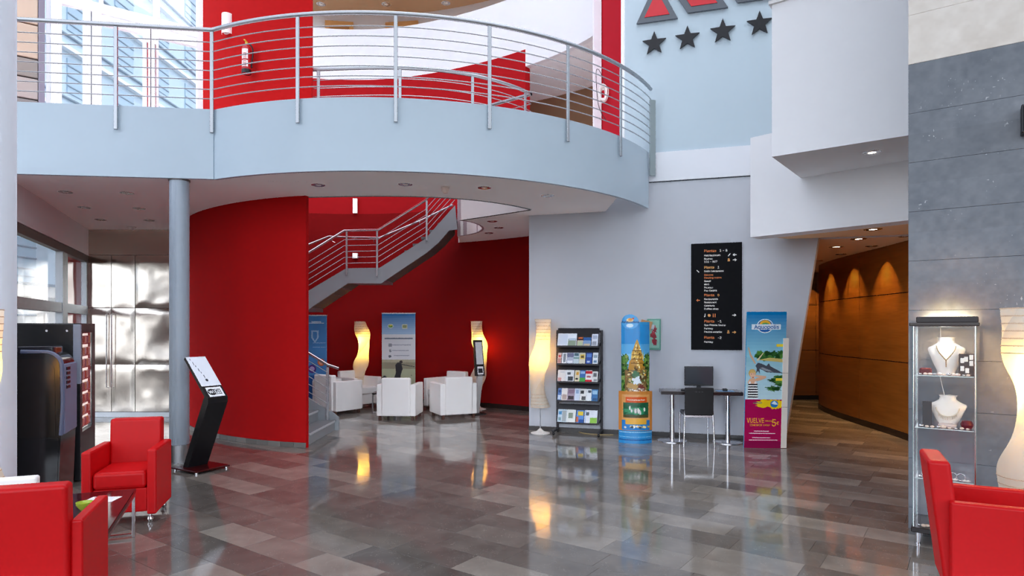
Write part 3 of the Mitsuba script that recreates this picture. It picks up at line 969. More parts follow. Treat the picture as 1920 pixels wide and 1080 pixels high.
letter([(s0, z0 - .0), (s1_, z0), ((s0 + s1_) / 2, z0 + 1.02 * (s1_ - s0))], .075, 'first sign letter, a grey triangle with a red triangle inside')
a_, za_ = wall_pt(1290, 29)
b_, _ = wall_pt(1365, 13)
letter([(a_, za_ + .02), (b_, za_ + .02), (b_ - .42, za_ + .72), (a_ - .42, za_ + .72)], .085, 'second sign letter, a grey leaning block with a red face')
a_, za_ = wall_pt(1383, 10)
letter([(a_, za_ + .02), (a_ + .60, za_ + .02), (a_ + .18, za_ + .72), (a_ - .42, za_ + .72)], .085, 'third sign letter, a grey leaning block partly behind the white box')

# ------------------------------------------------------------------ directory board
sL, zt = wall_pt(1296, 457)
sR, zb = wall_pt(1391, 656)
zt = EYE + (HOR - 456) / F * grey((sL + sR) / 2)[1]
zb = EYE + (HOR - 656) / F * grey((sL + sR) / 2)[1]
Wd, Hd = sR - sL, zt - zb
board = thing('directory_board', 'tall black hotel directory board on the grey wall with white and orange lines', 'sign')
part(board, 'panel', cbox(sL, sR, zb, zt, .004, .026, .003), 'matte', '#0d0e11', False, MW)
SB = plane_surface([*grey(sL, .026), zb], [*GD, 0])
OR_, WH_ = '#d9783c', '#e9e4dc'
lines = [(.925, 'Plantas', OR_, 1, .040), (.925, '1 - 8', WH_, 1, .036), (.885, 'Habitaciones', WH_, 0, .030), (.853, 'Rooms', WH_, 0, .030), (.826, '101 - 807', WH_, 0, .030),
         (.770, 'Planta', '#e0a05a', 1, .040), (.770, '1', WH_, 1, .036), (.738, 'Salón banquetes', WH_, 0, .028), (.703, 'Salones', OR_, 0, .028), (.676, 'Meeting rooms', OR_, 0, .028), (.645, 'Gaudí', WH_, 0, .028), (.614, 'Miró', WH_, 0, .028),
         (.584, 'Picasso', WH_, 0, .028), (.556, 'Pau Casals', WH_, 0, .028), (.510, 'Planta', OR_, 1, .040), (.510, '0', '#e0a05a', 1, .036), (.476, 'Restaurante', WH_, 0, .028), (.446, 'Restaurant', WH_, 0, .028),
         (.414, 'Cafetería', WH_, 0, .028), (.384, 'Coffee shop', WH_, 0, .028), (.265, 'Planta', OR_, 1, .040), (.265, '-1', WH_, 1, .036), (.232, 'Spa Fitness Sauna', WH_, 0, .028), (.200, 'Parking', WH_, 0, .028),
         (.168, 'Piscina exterior', WH_, 0, .028), (.112, 'Planta', OR_, 1, .040), (.112, '-2', WH_, 1, .036), (.074, 'Parking', WH_, 0, .028)]
groups = {}
for v, txt, colr, head, h in lines:
    isnum = head and not txt.startswith('Plant')
    u = (.255 if not isnum else (.56 if 'Plantas' in [l[1] for l in lines if l[0] == v] else .52)) * Wd
    m = words(txt, h * .92, SB, u, v * Hd - .012, .0006, True)
    part(board, 'lettering', m, 'print', colr, False)


def arrow(u, v, d, L=.055):
    t = .006
    pts = unary_union([sbox(-L / 2, -t, L / 2, t), Polygon([(L / 2, 0), (L / 2 - .022, .022), (L / 2 - .030, .014), (L / 2 - .012, 0), (L / 2 - .030, -.014), (L / 2 - .022, -.022)])])
    return affinity.translate(affinity.rotate(pts, d, origin=(0, 0)), u, v)


pict = [(arrow(.86 * Wd, .885 * Hd, 180), WH_), (arrow(.86 * Wd, .838 * Hd, 0), WH_), (arrow(.85 * Wd, .325 * Hd, 0), WH_), (arrow(.85 * Wd, .166 * Hd, 0), '#e0a05a'), (arrow(.14 * Wd, .466 * Hd, 180), OR_),
        (affinity.rotate(rect(.72 * Wd, .79 * Wd, .883 * Hd, .890 * Hd), 50), WH_), (affinity.rotate(rect(.10 * Wd, .17 * Wd, .735 * Hd, .743 * Hd), -45), WH_),
        (ell(.745 * Wd, .845 * Hd, .014, .014, 12), '#e0a05a'), (rect(.72 * Wd, .77 * Wd, .825 * Hd, .836 * Hd), '#e0a05a'),
        (rect(.272 * Wd, .285 * Wd, .315 * Hd, .34 * Hd), WH_), (ell(.27 * Wd, .314 * Hd, .011, .011, 12), WH_), (ell(.36 * Wd, .323 * Hd, .022, .022, 16), '#e0a05a'),
        (rect(.43 * Wd, .448 * Wd, .305 * Hd, .34 * Hd), OR_), (rect(.468 * Wd, .486 * Wd, .305 * Hd, .34 * Hd), OR_), (ell(.735 * Wd, .176 * Hd, .014, .012, 12), '#e0a05a'), (rect(.71 * Wd, .76 * Wd, .155 * Hd, .165 * Hd), '#e0a05a')]
prints(board, 'pictograms', SB, pict, .0006)

# ------------------------------------------------------------------ twisted floor lamps


def twist_lamp(x, y, label, phase=0.0, top=1.79, bot=.40, k=1.0, a=.160, b=.112, turns=.86, group='twisted white floor lamps', sway=.05):
    t = thing('twisted_floor_lamp', label, 'floor lamp', group)
    part(t, 'base', lathe([(0, 0), (.15, 0), (.15, .006), (.06, .03), (.014, .075), (0, .075)], 36), 'satin', '#e9e3da', 40, move(x, y))
    part(t, 'pole', cyl([x, y, .07], [x, y, bot + .25], .009, 10), 'steel')
    nz, na = 70, 44
    ang = np.arange(na) * 2 * np.pi / na
    # lens-shaped outline: two arcs meeting in sharp edges
    ux, uy = a * np.cos(ang), b * np.sin(ang) * np.abs(np.sin(ang)) ** .7

    def ringpts(z, grow=0.0):
        w = (z - bot) / (top - bot)
        th = phase + w * turns * 2 * np.pi
        cx_, cy_ = x + sway * math.cos(th * 1.0 + 1.3), y + sway * math.sin(th + 1.3)
        X, Y = ux * (1 + grow / a), uy * (1 + grow / b)
        return np.stack([cx_ + X * math.cos(th) - Y * math.sin(th), cy_ + X * math.sin(th) + Y * math.cos(th), np.full(na, z)], 1)

    def sheet(zs, grow):
        v = np.vstack([ringpts(z, grow) for z in zs])
        f = []
        for i in range(len(zs) - 1):
            for j in range(na):
                q = [i * na + j, i * na + (j + 1) % na, (i + 1) * na + (j + 1) % na, (i + 1) * na + j]
                f += [[q[0], q[1], q[2]], [q[0], q[2], q[3]]]
        return trimesh.Trimesh(v, np.array(f), process=False)
    sh_ = part(t, 'shade', sheet(np.linspace(bot, top, nz), 0), 'shade', None, 50)
    for z in [top - .004 - .052 * i for i in range(7)] + [bot + .004 + .052 * i for i in range(5)]:
        part(sh_, 'rib', sheet([z - .004, z + .004], .003), 'satin', '#d9bfa0', True)
    zc = bot + .60 * (top - bot)
    m = cyl([x + 0, y, zc - .16], [x + 0, y, zc + .26], .028, 14)
    part(t, 'bulb', m, 'satin', '#ffffff', True, emitter=light((1.0, .50, .07), 44.0 * k))
    return t


gx = ground_at(1013, 812)
twist_lamp(gx[0], gx[1] - .0, 'lit twisted white lamp at the left end of the grey wall beside the brochure rack', phase=.2, k=.9)
twist_lamp(*seen(678, 757, 13.6)[:2], 'lit twisted white lamp by the red rear wall, left of the golf banner', phase=1.0, turns=1.05, k=1.0)
twist_lamp(*seen(898, 757, 13.0)[:2], 'lit twisted white lamp by the red rear wall behind the black pointer stand', phase=1.9, turns=1.05, k=1.0)
twist_lamp(3.585, 4.44, 'lit twisted white lamp at the right edge beside the glass display case', phase=1.2, turns=.95, k=1.0)
twist_lamp(-3.985, 4.76, 'lit twisted white lamp at the left edge in front of the round white pier', phase=.4, k=.7)

# ------------------------------------------------------------------ armchairs


def armchair(x, y, rz, label, color, group, W=.62, D=.60, H=.83, AH=.625, at=.085, leg='wood', lean=.05, name='armchair'):
    """local frame: faces -y, origin at the floor under its middle"""
    t = thing(name, label, 'armchair', group)
    M = move(x, y, 0, rz)
    w, d = W / 2, D / 2
    lh = .075
    part(t, 'base', soft(-w + at, w - at, -d + .03, d - .02, lh + .02, .30, .015), 'leather', color, 35, M)
    part(t, 'seat', soft(-w + at + .004, w - at - .004, -d + .004, d - .10, .30, .445, .035), 'leather', color, 35, M)
    for s in (-1, 1):
        part(t, 'arm', soft(s * (w - at / 2) - at / 2, s * (w - at / 2) + at / 2, -d, d - .03, lh, AH, .018), 'leather', color, 35, M)
    part(t, 'backrest', soft(-w + at * .95, w - at * .95, d - .13, d - .01, lh, H, .026, shear=lean), 'leather', color, 35, M)
    for sx in (-1, 1):
        for sy in (-1, 1):
            px_, py_ = sx * (w - .06), sy * (d - .06)
            if leg == 'caster':
                part(t, 'caster', lathe([(0, 0), (.020, .004), (.026, .025), (.020, .046), (.012, .05), (.012, lh), (0, lh)], 14), 'chrome', None, 30, M @ move(px_, py_))
            else:
                part(t, 'leg', cbox(px_ - .022, px_ + .022, py_ - .022, py_ + .022, 0, lh + .01, .003), 'satin', '#4a2d22', False, M)
    return t


RC_ = (0.48, .001, .003)
WC_ = lin('#f1eeea')
armchair(-3.36, 5.62, 16, 'red leather armchair facing the hall beside the black machines', RC_, 'red armchairs', W=.56, D=.58, leg='caster', at=.075)
# back of the armchair towards the camera
armchair(-2.655, 3.575, 200, 'red leather armchair seen from behind at the low dark table', RC_, 'red armchairs', W=.57, D=.58, leg='caster', at=.06)
armchair(2.965, 3.90, 63, 'red leather armchair seen side-on in front of the glass display case', RC_, 'red armchairs', W=.58, D=.62, leg='caster', at=.07, lean=.12, H=.85)
armchair(-3.467, 4.098, 113, 'white armchair corner at the left edge behind the red armchair', WC_, 'white armchairs', W=.60, D=.60, H=.80, lean=.03)
# lounge group
WG = 'white lounge armchairs'
def lounge(px, py_front, rz, label, dd=0.0):
    g = ground_at(px, py_front)
    armchair(g[0], g[1] + dd, rz, label, WC_, WG, W=.71, D=.68, H=.76, AH=.64, at=.10, lean=.02)


lounge(744, 789, 176, 'white lounge armchair with its back to the hall, in the middle of the group', .34)
lounge(846, 787, 205, 'white lounge armchair turned away to the left, right front of the group', .40)
lounge(622, 779, 145, 'white lounge armchair nearest the stair foot, side panel towards the hall', .36)
lounge(661, 769, 52, 'white lounge armchair facing right in front of the blue poster', .42)
armchair(-1.30, 12.98, -38, 'white lounge armchair facing left at the back right of the group', WC_, WG, W=.71, D=.68, H=.76, AH=.64, at=.10, lean=.02)

# ------------------------------------------------------------------ lounge tables and figure


def frame_table(name, x, y, rz, w, d, h, label, top_col, thick=.03, tube_w=.022, stretcher=True, top_mat='gloss'):
    t = thing(name, label, 'table')
    M = move(x, y, 0, rz)
    part(t, 'table_top', cbox(-w / 2, w / 2, -d / 2, d / 2, h - thick, h, .004), top_mat, top_col, False, M)
    a = tube_w / 2
    for sx in (-1, 1):
        for sy in (-1, 1):
            X, Y = sx * (w / 2 - a - .004), sy * (d / 2 - a - .004)
            part(t, 'leg', cbox(X - a, X + a, Y - a, Y + a, 0, h - thick - .001, .002), 'chrome', None, False, M)
    if stretcher:
        for sx in (-1, 1):
            X = sx * (w / 2 - a - .004)
            part(t, 'rail', cbox(X - a, X + a, -d / 2 + .03, d / 2 - .03, h - thick - .024, h - thick - .001, .002), 'chrome', None, False, M)
        for sy in (-1, 1):
            Y = sy * (d / 2 - a - .004)
            part(t, 'stretcher', cbox(-w / 2 + .03, w / 2 - .03, Y - a, Y + a, .012, .032, .002), 'chrome', None, False, M)
    return t


frame_table('coffee_table', *seen(746, 790, 12.62)[:2], 0, .90, .58, .40, 'low dark glass coffee table with chrome legs in the middle of the white armchairs', '#2c2523')
frame_table('side_table', -2.50, 13.2, 0, .32, .32, .57, 'small dark side table with chrome legs in front of the golf banner', '#241a1a')
ft = frame_table('coffee_table', -2.98, 4.433, 112.9 - 90, .50, 1.17, .38, 'low black glass coffee table with chrome frame between the red armchairs', '#2a0a10', thick=.035)
p0 = np.array([-3.035, 4.74])
lf = thing('leaflet', 'white and red leaflet lying on the low black table', 'leaflet')
part(lf, 'sheet', plain(-.105, .105, -.075, .075, .3803, .3815), 'print', '#eef0f4', False, move(*p0, 0, 4))
Sl = lambda u, v, o: np.stack([p0[0] + u, p0[1] + v, .3816 + o], -1)
prints(lf, 'print', Sl, [(rect(-.085, -.02, .035, .055), '#c2203a'), (rect(.01, .085, .04, .05), '#8f9aa8'), (rect(-.03, .06, -.06, -.045), '#2a2a30'), (rect(-.085, .08, -.02, .02), '#d5dae4')], .0003)
solo('bowl', 'small lime green bowl on the low table behind the red armchair arm', 'bowl', lathe([(0, 0), (.025, 0), (.050, .035), (.054, .055), (.049, .055), (.045, .036), (.02, .006), (0, .006)], 28), 'gloss', '#a9bd3c', 40, move(-2.985, 4.47, .380))

# info pointer stand near the rear lamp
t = thing('pointer_stand', 'thin black framed information stand before the right rear lamp', 'stand')
c = seen(893, 775, 12.3)
M = move(c[0], c[1], 0, -62)
part(t, 'foot', cbox(-.15, .15, -.15, .15, 0, .018, .004), 'satin', '#201c1c', False, M)
part(t, 'post', ext([(-.05, .018), (.03, .018), (.20, .76), (.12, .76)], .10), 'satin', '#c9c7c4', False, M @ frame([0, .05, 0], [1, 0, 0], Z))
part(t, 'panel', ext([(.11, .74), (.20, .74), (.085, 1.42), (.03, 1.42)], .17), 'satin', '#1b1a1c', False, M @ frame([0, .085, 0], [1, 0, 0], Z))
Sp = lambda u, v, o: (M @ np.stack([.203 + o - (v / .68) * .115, -.07 + u, .74 + v, np.ones_like(v)], -1)[..., None])[..., :3, 0]
prints(t, 'print', Sp, [(rect(.0, .14, .22, .64), '#cfd0d4'), (rect(.01, .13, .03, .18), '#e8e8ea'), (rect(.025, .115, .06, .14), '#26262a')], .003)

# ------------------------------------------------------------------ WiFi stand
t = thing('wifi_stand', 'leaning black information stand with a white sheet and WiFi sign beside the steel column', 'stand')
bx_, by_ = -3.70, 7.50
M = move(bx_, by_, 0, 60)                    # local x: across the panel, -y: the side one reads from
part(t, 'foot', cbox(-.21, .23, -.30, .16, .022, .040, .005), 'gloss', '#3a0a0c', False, M, label='dark red glossy foot')
for X, Y in ((-.18, .13), (.20, .13), (-.18, -.27), (.20, -.27)):
    part(t, 'foot_pad', lathe([(0, 0), (.02, 0), (.02, .022), (0, .022)], 14), 'chrome', None, 30, M @ move(X, Y))
prof = [(.06, .04), (-.03, .04), (-.40, .80), (-.40, .86), (.02, 1.31), (.045, 1.29), (-.335, .87), (-.315, .84)]
part(t, 'body', ext(prof, .25), 'satin', '#101013', False, M @ frame([-.125, 0, 0], [0, 1, 0], Z))
sl = np.array([0, .42, .45]) / math.hypot(.42, .45)
Ms = M[:3, :3]
O = (M @ np.array([-.125, -.40, .86, 1]))[:3]
S1 = plane_surface(O, Ms @ np.array([1.0, 0, 0]), Ms @ sl)
prints(t, 'sheet', S1, [(rect(.0, .25, .17, .615), '#e9edf4')], .003, label='white printed sheet')
prints(t, 'print', S1, [(rect(.035 + .012 * i, .043 + .012 * i, .56 - .05 * i - .02 * (i % 2), .585 - .05 * i), '#5a5f6c') for i in range(6)] + [(rect(.09, .12, .24, .275), '#30343c')], .0045)
prints(t, 'wifi_sign', S1, [(rect(.03, .225, .012, .150), '#eef0f2'), (ell(.085, .081, .052, .046), '#16171a'), (rect(.085, .20, .045, .117), '#16171a'), (rect(.125, .192, .053, .109), '#eef0f2')], .003, label='white sign reading WiFi')
part(t, 'lettering', [words('Wi', .042, S1, .042, .060, .0048, True), ], 'print', '#f2f2f2', False)
part(t, 'lettering', [words('Fi', .042, S1, .132, .060, .0048, True), ], 'print', '#16171a', False)

# ------------------------------------------------------------------ vending machines along the left wall
LY = math.degrees(math.atan2(LD_[1], LD_[0])) - 90      # local y runs along the wall, local x points into the hall


def at_machine(x, y):
    return move(x, y, 0, LY)


t = thing('snack_vending_machine', 'tall black vending machine with a lit glass front of snacks, behind the coffee machine', 'vending machine')
M = at_machine(-4.645, 6.85)                 # origin: nearer front corner
part(t, 'cabinet', cbox(-.80, -.03, 0, .76, .02, 1.70, .012), 'satin', '#0e0f13', False, M)
ff_ = part(t, 'front_frame', ext(Polygon([(0, .02), (.76, .02), (.76, 1.70), (0, 1.70)]).difference(sbox(.10, .52, .60, 1.60)), .05), 'satin', '#17181c', False, M @ frame([-.03, 0, 0], [0, 1, 0], Z))
part(t, 'corner_strip', cbox(-.045, .022, -.004, .05, 1.05, 1.69, .004), 'satin', '#9298a8', False, M, label='silver grey corner strip')
part(ff_, 'glass', cbox(.012, .016, .10, .60, .52, 1.60, .001), 'case_glass', None, False, M)
part(t, 'light_strip', cbox(-.026, -.020, .11, .59, .53, 1.59, .002), 'satin', '#cfd4da', False, M, emitter=light((1, .97, .9), 1.6))
for k in range(8):
    z = .56 + .13 * k
    sf_ = part(t, 'shelf', cbox(-.028, .010, .105, .595, z, z + .012, .002), 'chrome', None, False, M)
    for j in range(5):
        c_ = ['#8a6a55', '#d8cfc0', '#6d7f8e', '#c4b48a', '#c8ced6'][(j + 2 * k) % 5]
        part(sf_, 'snack', cbox(-.02, .006, .12 + .095 * j, .195 + .095 * j, z + .012, z + .095, .006), 'matte', c_, False, M)
for x in (-.28, -.10):
    part(t, 'hinge_cap', cyl((M @ [x, -.002, 1.62, 1])[:3], (M @ [x, .004, 1.62, 1])[:3], .011, 12), 'satin', '#e5e5e8')
for sx in (-.75, -.1):
    for sy in (.05, .70):
        part(t, 'foot', lathe([(0, 0), (.025, 0), (.025, .02), (0, .02)], 12), 'satin', '#222222', 30, M @ move(sx, sy))

t = thing('coffee_machine', 'black rounded coffee vending machine with a blue-grey front edge, left of the red armchair', 'vending machine')
M = at_machine(-4.345, 6.13)
prof = [(-.56, 0.02), (0.0, 0.02), (.02, .62), (.01, 1.28)] + [(.01 - .13 * (1 - math.cos(a)), 1.28 + .13 * math.sin(a)) for a in np.linspace(.2, math.pi / 2, 8)] + [(-.54, 1.40), (-.56, 1.38)]
Mx = M @ frame([0, .60, 0], [1, 0, 0], Z)
part(t, 'cabinet', ext(prof, .60), 'gloss', '#0b0b0e', 30, Mx)
part(t, 'lower_door', ext([(-.55, .03), (-.012, .03), (.004, .60), (-.55, .60)], .006), 'gloss', '#101014', False, M @ frame([0, -.001, 0], [1, 0, 0], Z))
part(t, 'upper_side', ext(Polygon([(-.545, .615), (-.02, .615), (-.03, 1.27), (-.10, 1.355), (-.545, 1.36)]), .006), 'gloss', '#15100f', False, M @ frame([0, -.001, 0], [1, 0, 0], Z))
edge = [(.012, .62), (.030, .95), (.022, 1.27)] + [(.022 - .14 * (1 - math.cos(a)), 1.28 + .14 * math.sin(a)) for a in np.linspace(.2, math.pi / 2, 8)] + [(-.30, 1.425)]
part(t, 'edge_trim', tube([(M @ [x, .02, z, 1])[:3] for x, z in edge], .022, 8), 'satin', '#59627c')
fp_ = part(t, 'front_panel', cbox(.01, .042, .05, .55, .62, 1.30, .012), 'satin', '#6d7590', False, M, label='blue-grey front with keypad')
for i in range(5):
    for j in range(3):
        part(fp_, 'button', cbox(.042, .050, .10 + .05 * j, .135 + .05 * j, 1.06 + .045 * i, 1.09 + .045 * i, .003), 'gloss', '#20222a', False, M)
bh_ = part(t, 'bean_hopper', soft(-.36, -.06, .10, .46, 1.39, 1.475, .03), 'gloss', '#1c1e26', 35, M)
part(bh_, 'hopper_window', soft(-.14, -.055, .16, .40, 1.40, 1.465, .02), 'gloss', '#6b3c22', 35, M, label='brown window of the bean hopper')
for sx in (-.5, -.05):
    for sy in (.05, .55):
        part(t, 'foot', lathe([(0, 0), (.025, 0), (.025, .02), (0, .02)], 12), 'satin', '#222222', 30, M @ move(sx, sy))

# ------------------------------------------------------------------ brochure rack
rs = on_grey(1088)
rc = grey(rs, .05)
RW, RH = .70, 1.615
MR = move(rc[0], rc[1], 0, GYAW)            # local x along the wall, -y towards the hall
rack = thing('brochure_rack', 'black five-tier brochure rack full of leaflets against the grey wall', 'rack')
for s in (-1, 1):
    part(rack, 'upright', cbox(s * RW / 2 - .018, s * RW / 2 + .018, -.04, 0, .05, RH, .004), 'satin', '#17161a', False, MR)
    part(rack, 'foot', cbox(s * RW / 2 - .02, s * RW / 2 + .02, -.33, .02, .045, .075, .004), 'satin', '#17161a', False, MR)
    for y in (-.31, -.01):
        part(rack, 'caster', lathe([(0, 0), (.014, .003), (.022, .022), (.014, .042), (0, .046)], 12), 'satin', '#1f1d1c', 30, MR @ move(s * RW / 2, y))
part(rack, 'top_rail', cbox(-RW / 2, RW / 2, -.036, -.004, RH - .035, RH, .004), 'satin', '#17161a', False, MR)
LIP = [1.348, 1.072, .795, .500, .160]
TILT = .42                                   # shelf board: run back per unit rise
for z in LIP:
    part(rack, 'shelf', ext([(-.20, z), (-.215, z + .004), (-.215, z + .03), (-.205, z + .03), (-.200, z + .012), (-.205 + TILT * .285, z + .30), (-.195 + TILT * .285, z + .297)], RW - .045), 'satin', '#1b1a1e', False,
         MR @ frame([-(RW - .045) / 2, 0, 0], [0, 1, 0], Z))
    for s in (-1, 1):
        part(rack, 'bracket', ext([(-.20, z), (-.035, z + .02), (-.035, z + .07), (-.20, z + .02)], .006), 'satin', '#1b1a1e', False, MR @ frame([s * (RW / 2 - .021) - .003, 0, 0], [0, 1, 0], Z))
tier = ['top tier', 'second tier', 'middle tier', 'fourth tier', 'bottom tier']
BRO = [  # (left px, right px, height, base colour, [(u0,u1,v0,v1,colour)], words)
    [(1047, 1086, .215, '#e6ecf5', [(.03, .52, .10, .95, '#cfdaea'), (.56, .97, .05, .55, '#8fa08a'), (.6, .95, .45, .62, '#b7c8d8')], 'wide open pale magazine'),
     (1087, 1099, .16, '#c9b9a4', [(.0, 1, .62, 1, '#4a2a28'), (.2, .9, .80, .92, '#d8703a'), (.1, .9, .05, .5, '#b7c3a0')], 'small leaflet with a red and brown cover'),
     (1099, 1114, .15, '#7f9cc2', [(.0, 1, .65, 1, '#2f5f9c'), (.1, .9, .05, .3, '#c8b89c')], 'blue photo leaflet'),
     (1115, 1129, .205, '#d9dee8', [(.15, .9, .6, .9, '#aab4c8'), (.1, .8, .1, .4, '#9aa0ac')], 'narrow pale grey leaflet')],
    [(1046, 1056, .185, '#dcc3bd', [(.1, .9, .1, .5, '#b98a84'), (.2, .8, .6, .8, '#c04848')], 'pinkish leaflet'),
     (1057, 1067, .185, '#e9ebf0', [(.3, .8, .15, .9, '#7b8794')], 'white leaflet with a grey column'),
     (1067, 1080, .19, '#b7bfd0', [(.0, 1, .6, .95, '#6d7597'), (.1, .9, .1, .3, '#e5e7ec')], 'grey-blue leaflet'),
     (1080, 1091, .19, '#c8d6dc', [(.0, 1, .45, .6, '#7fa09c'), (.1, .9, .7, .95, '#54707c')], 'pale teal leaflet'),
     (1091, 1103, .19, '#d9d5c0', [(.15, .85, .45, .85, '#e3c65a'), (.25, .75, .55, .75, '#6a5a3a')], 'cream leaflet with a yellow badge'),
     (1104, 1116, .19, '#2f4f9c', [(.1, .9, .6, .9, '#5f87cc'), (.2, .7, .15, .3, '#b8cbe8')], 'deep blue leaflet'),
     (1117, 1128, .195, '#dfe5ea', [(.15, .85, .55, .8, '#93a7b4'), (.2, .8, .15, .35, '#6e8ba8')], 'white leaflet at the right end')],
    [(1047, 1064, .195, '#e8e2e0', [(.05, .5, .08, .35, '#d49a94'), (.3, .9, .75, .9, '#cfd3d8')], 'white leaflet with a pink picture'),
     (1064, 1081, .195, '#e3e6e8', [(.2, .6, .6, .8, '#59606a'), (.3, .9, .1, .45, '#39424a')], 'white leaflet with small black pictures'),
     (1082, 1092, .195, '#e2d6b8', [(.3, .8, .6, .85, '#d8a040'), (.2, .7, .2, .35, '#28282a')], 'cream leaflet with an orange mark'),
     (1092, 1103, .195, '#3f6fae', [(.0, 1, .0, .38, '#49a04a'), (.1, .9, .7, .9, '#9fc0e4')], 'blue leaflet with a green foot'),
     (1103, 1116, .195, '#e8e2e2', [(.0, 1, .72, .95, '#c8202e'), (.0, 1, .0, .22, '#c8202e'), (.2, .8, .4, .55, '#b06a70')], 'white leaflet with red bands'),
     (1116, 1127, .18, '#d9d9d6', [(.2, .8, .5, .85, '#6a6e72'), (.3, .9, .1, .3, '#8f9498')], 'pale leaflet with a grey picture')],
    [(1044, 1056, .205, '#5b7fb8', [(.1, .9, .1, .45, '#c9d6e8'), (.2, .8, .65, .85, '#2f4f86')], 'blue leaflet at the left end'),
     (1056, 1068, .205, '#ece6e2', [(.15, .9, .1, .5, '#b8a49c')], 'white leaflet with a beige picture'),
     (1068, 1082, .205, '#a594a4', [(.1, .9, .12, .4, '#3a3238'), (.1, .9, .6, .9, '#8a7488')], 'mauve leaflet'),
     (1082, 1092, .205, '#d3deee', [(.2, .8, .6, .9, '#8fa8c8')], 'pale blue leaflet'),
     (1092, 1105, .205, '#e4e4e2', [(.1, .6, .6, .85, '#35393c'), (.3, .9, .1, .4, '#55585a')], 'white leaflet with two dark pictures'),
     (1105, 1115, .20, '#e9eef0', [(.3, .9, .7, .9, '#49525a')], 'mostly blank white leaflet'),
     (1115, 1127, .20, '#3f74a8', [(.1, .9, .6, .9, '#9cc4de'), (.2, .9, .1, .3, '#28517c')], 'blue sea leaflet at the right end')],
    [(1043, 1066, .215, '#c9dbe6', [(.1, .45, .6, .85, '#4f8fc0'), (.5, .95, .1, .9, '#a8b0b0'), (.1, .4, .15, .4, '#7fa0a8')], 'wide pale blue leaflet with pictures'),
     (1066, 1084, .215, '#e6e9e4', [(.2, .7, .35, .75, '#8c9a88')], 'white leaflet with a grey-green drawing'),
     (1085, 1100, .21, '#5f8fd0', [(.2, .9, .6, .9, '#e8c840'), (.0, .3, .1, .5, '#c86a4a'), (.35, 1, .05, .3, '#27549c')], 'blue leaflet with a yellow sun'),
     (1101, 1126, .215, '#e4e8ee', [(.45, .98, .05, .45, '#8cc04a'), (.1, .35, .6, .85, '#5f6870'), (.05, .12, .0, 1, '#9cb4d8')], 'wide white leaflet with a green corner')]]
for i, row in enumerate(BRO):
    z = LIP[i] + .010
    for j, (pl, pr, h, colr, pats, desc) in enumerate(row):
        u0, u1 = [((px - 1088) / 87.0) * RW * 1.0 for px in (pl, pr)]
        u0, u1 = max(u0, -.318), min(u1, .318)
        t = thing('brochure', f'{desc} on the {tier[i]} of the black rack', 'brochure', f'leaflets on the {tier[i]} of the rack')
        n = np.array([0, TILT, 1.0]) / math.hypot(TILT, 1)
        nrm = np.array([0, -1.0, TILT]) / math.hypot(TILT, 1)
        o = np.array([u0 + .002, -.197, z + .006]) + nrm * (.004 + .0035 * (j % 2))
        Mb = MR @ frame(o, [1, 0, 0], n)
        w = u1 - u0 - .002
        bo_ = part(t, 'booklet', cbox(0, w, 0, h, 0, .0045, .001), 'print', colr, False, Mb)
        S = lambda u, v, oo, Mb=Mb: (Mb @ np.stack([u, v, .0045 + oo, np.ones_like(u)], -1)[..., None])[..., :3, 0]
        prints(bo_, 'cover_print', S, [(rect(a_ * w, b_ * w, c_ * h, d_ * h), k_) for a_, b_, c_, d_, k_ in pats], .0004)
solo('cable', 'pale cable on the floor under the brochure rack', 'cable', tube(spline([(*ground_at(1085, 808), .008), (*ground_at(1094, 813), .008), (*ground_at(1112, 815), .008), (*ground_at(1150, 816), .008)], 24), .006, 6), 'satin', '#b8a070')

# ------------------------------------------------------------------ curved theme-park totem
tc = seen(1191.5, 830, 9.20)
TW, TR = .44, .30
TH = 1.76


def Stot(u, v, o):                           # u across (0..TW), bulging towards the hall
    u, v, o = np.broadcast_arrays(np.asarray(u, float), np.asarray(v, float), np.asarray(o, float))
    th = (u - TW / 2) / TR
    R = TR + o
    P = np.stack([R * np.sin(th), -R * np.cos(th) + TR * math.cos(TW / 2 / TR) + .02, v], -1)
    A = move(tc[0], tc[1], 0, GYAW * .25)
    return P @ A[:3, :3].T + A[:3, 3]


tot = thing('theme_park_totem', 'curved cardboard theme park totem with a golden temple picture and blue round base', 'display stand')
def curved_sheet(u0, u1, v0, v1, o0, o1, n=18):
    us = np.linspace(u0, u1, n)
    v = np.vstack([Stot(us, np.full(n, a), np.full(n, b)) for a, b in ((v0, o1), (v1, o1), (v1, o0), (v0, o0))])
    f = []
    for i in range(n - 1):
        for k in range(4):
            q = [k * n + i, k * n + i + 1, ((k + 1) % 4) * n + i + 1, ((k + 1) % 4) * n + i]
            f += [[q[0], q[1], q[2]], [q[0], q[2], q[3]]]
    for i, s in ((0, 1), (n - 1, -1)):
        q = [i, n + i, 2 * n + i, 3 * n + i]
        f += [[q[0], q[1], q[2]][::s], [q[0], q[2], q[3]][::s]]
    m = trimesh.Trimesh(v, np.array(f), process=False)
    if m.volume < 0:
        m.invert()
    return m


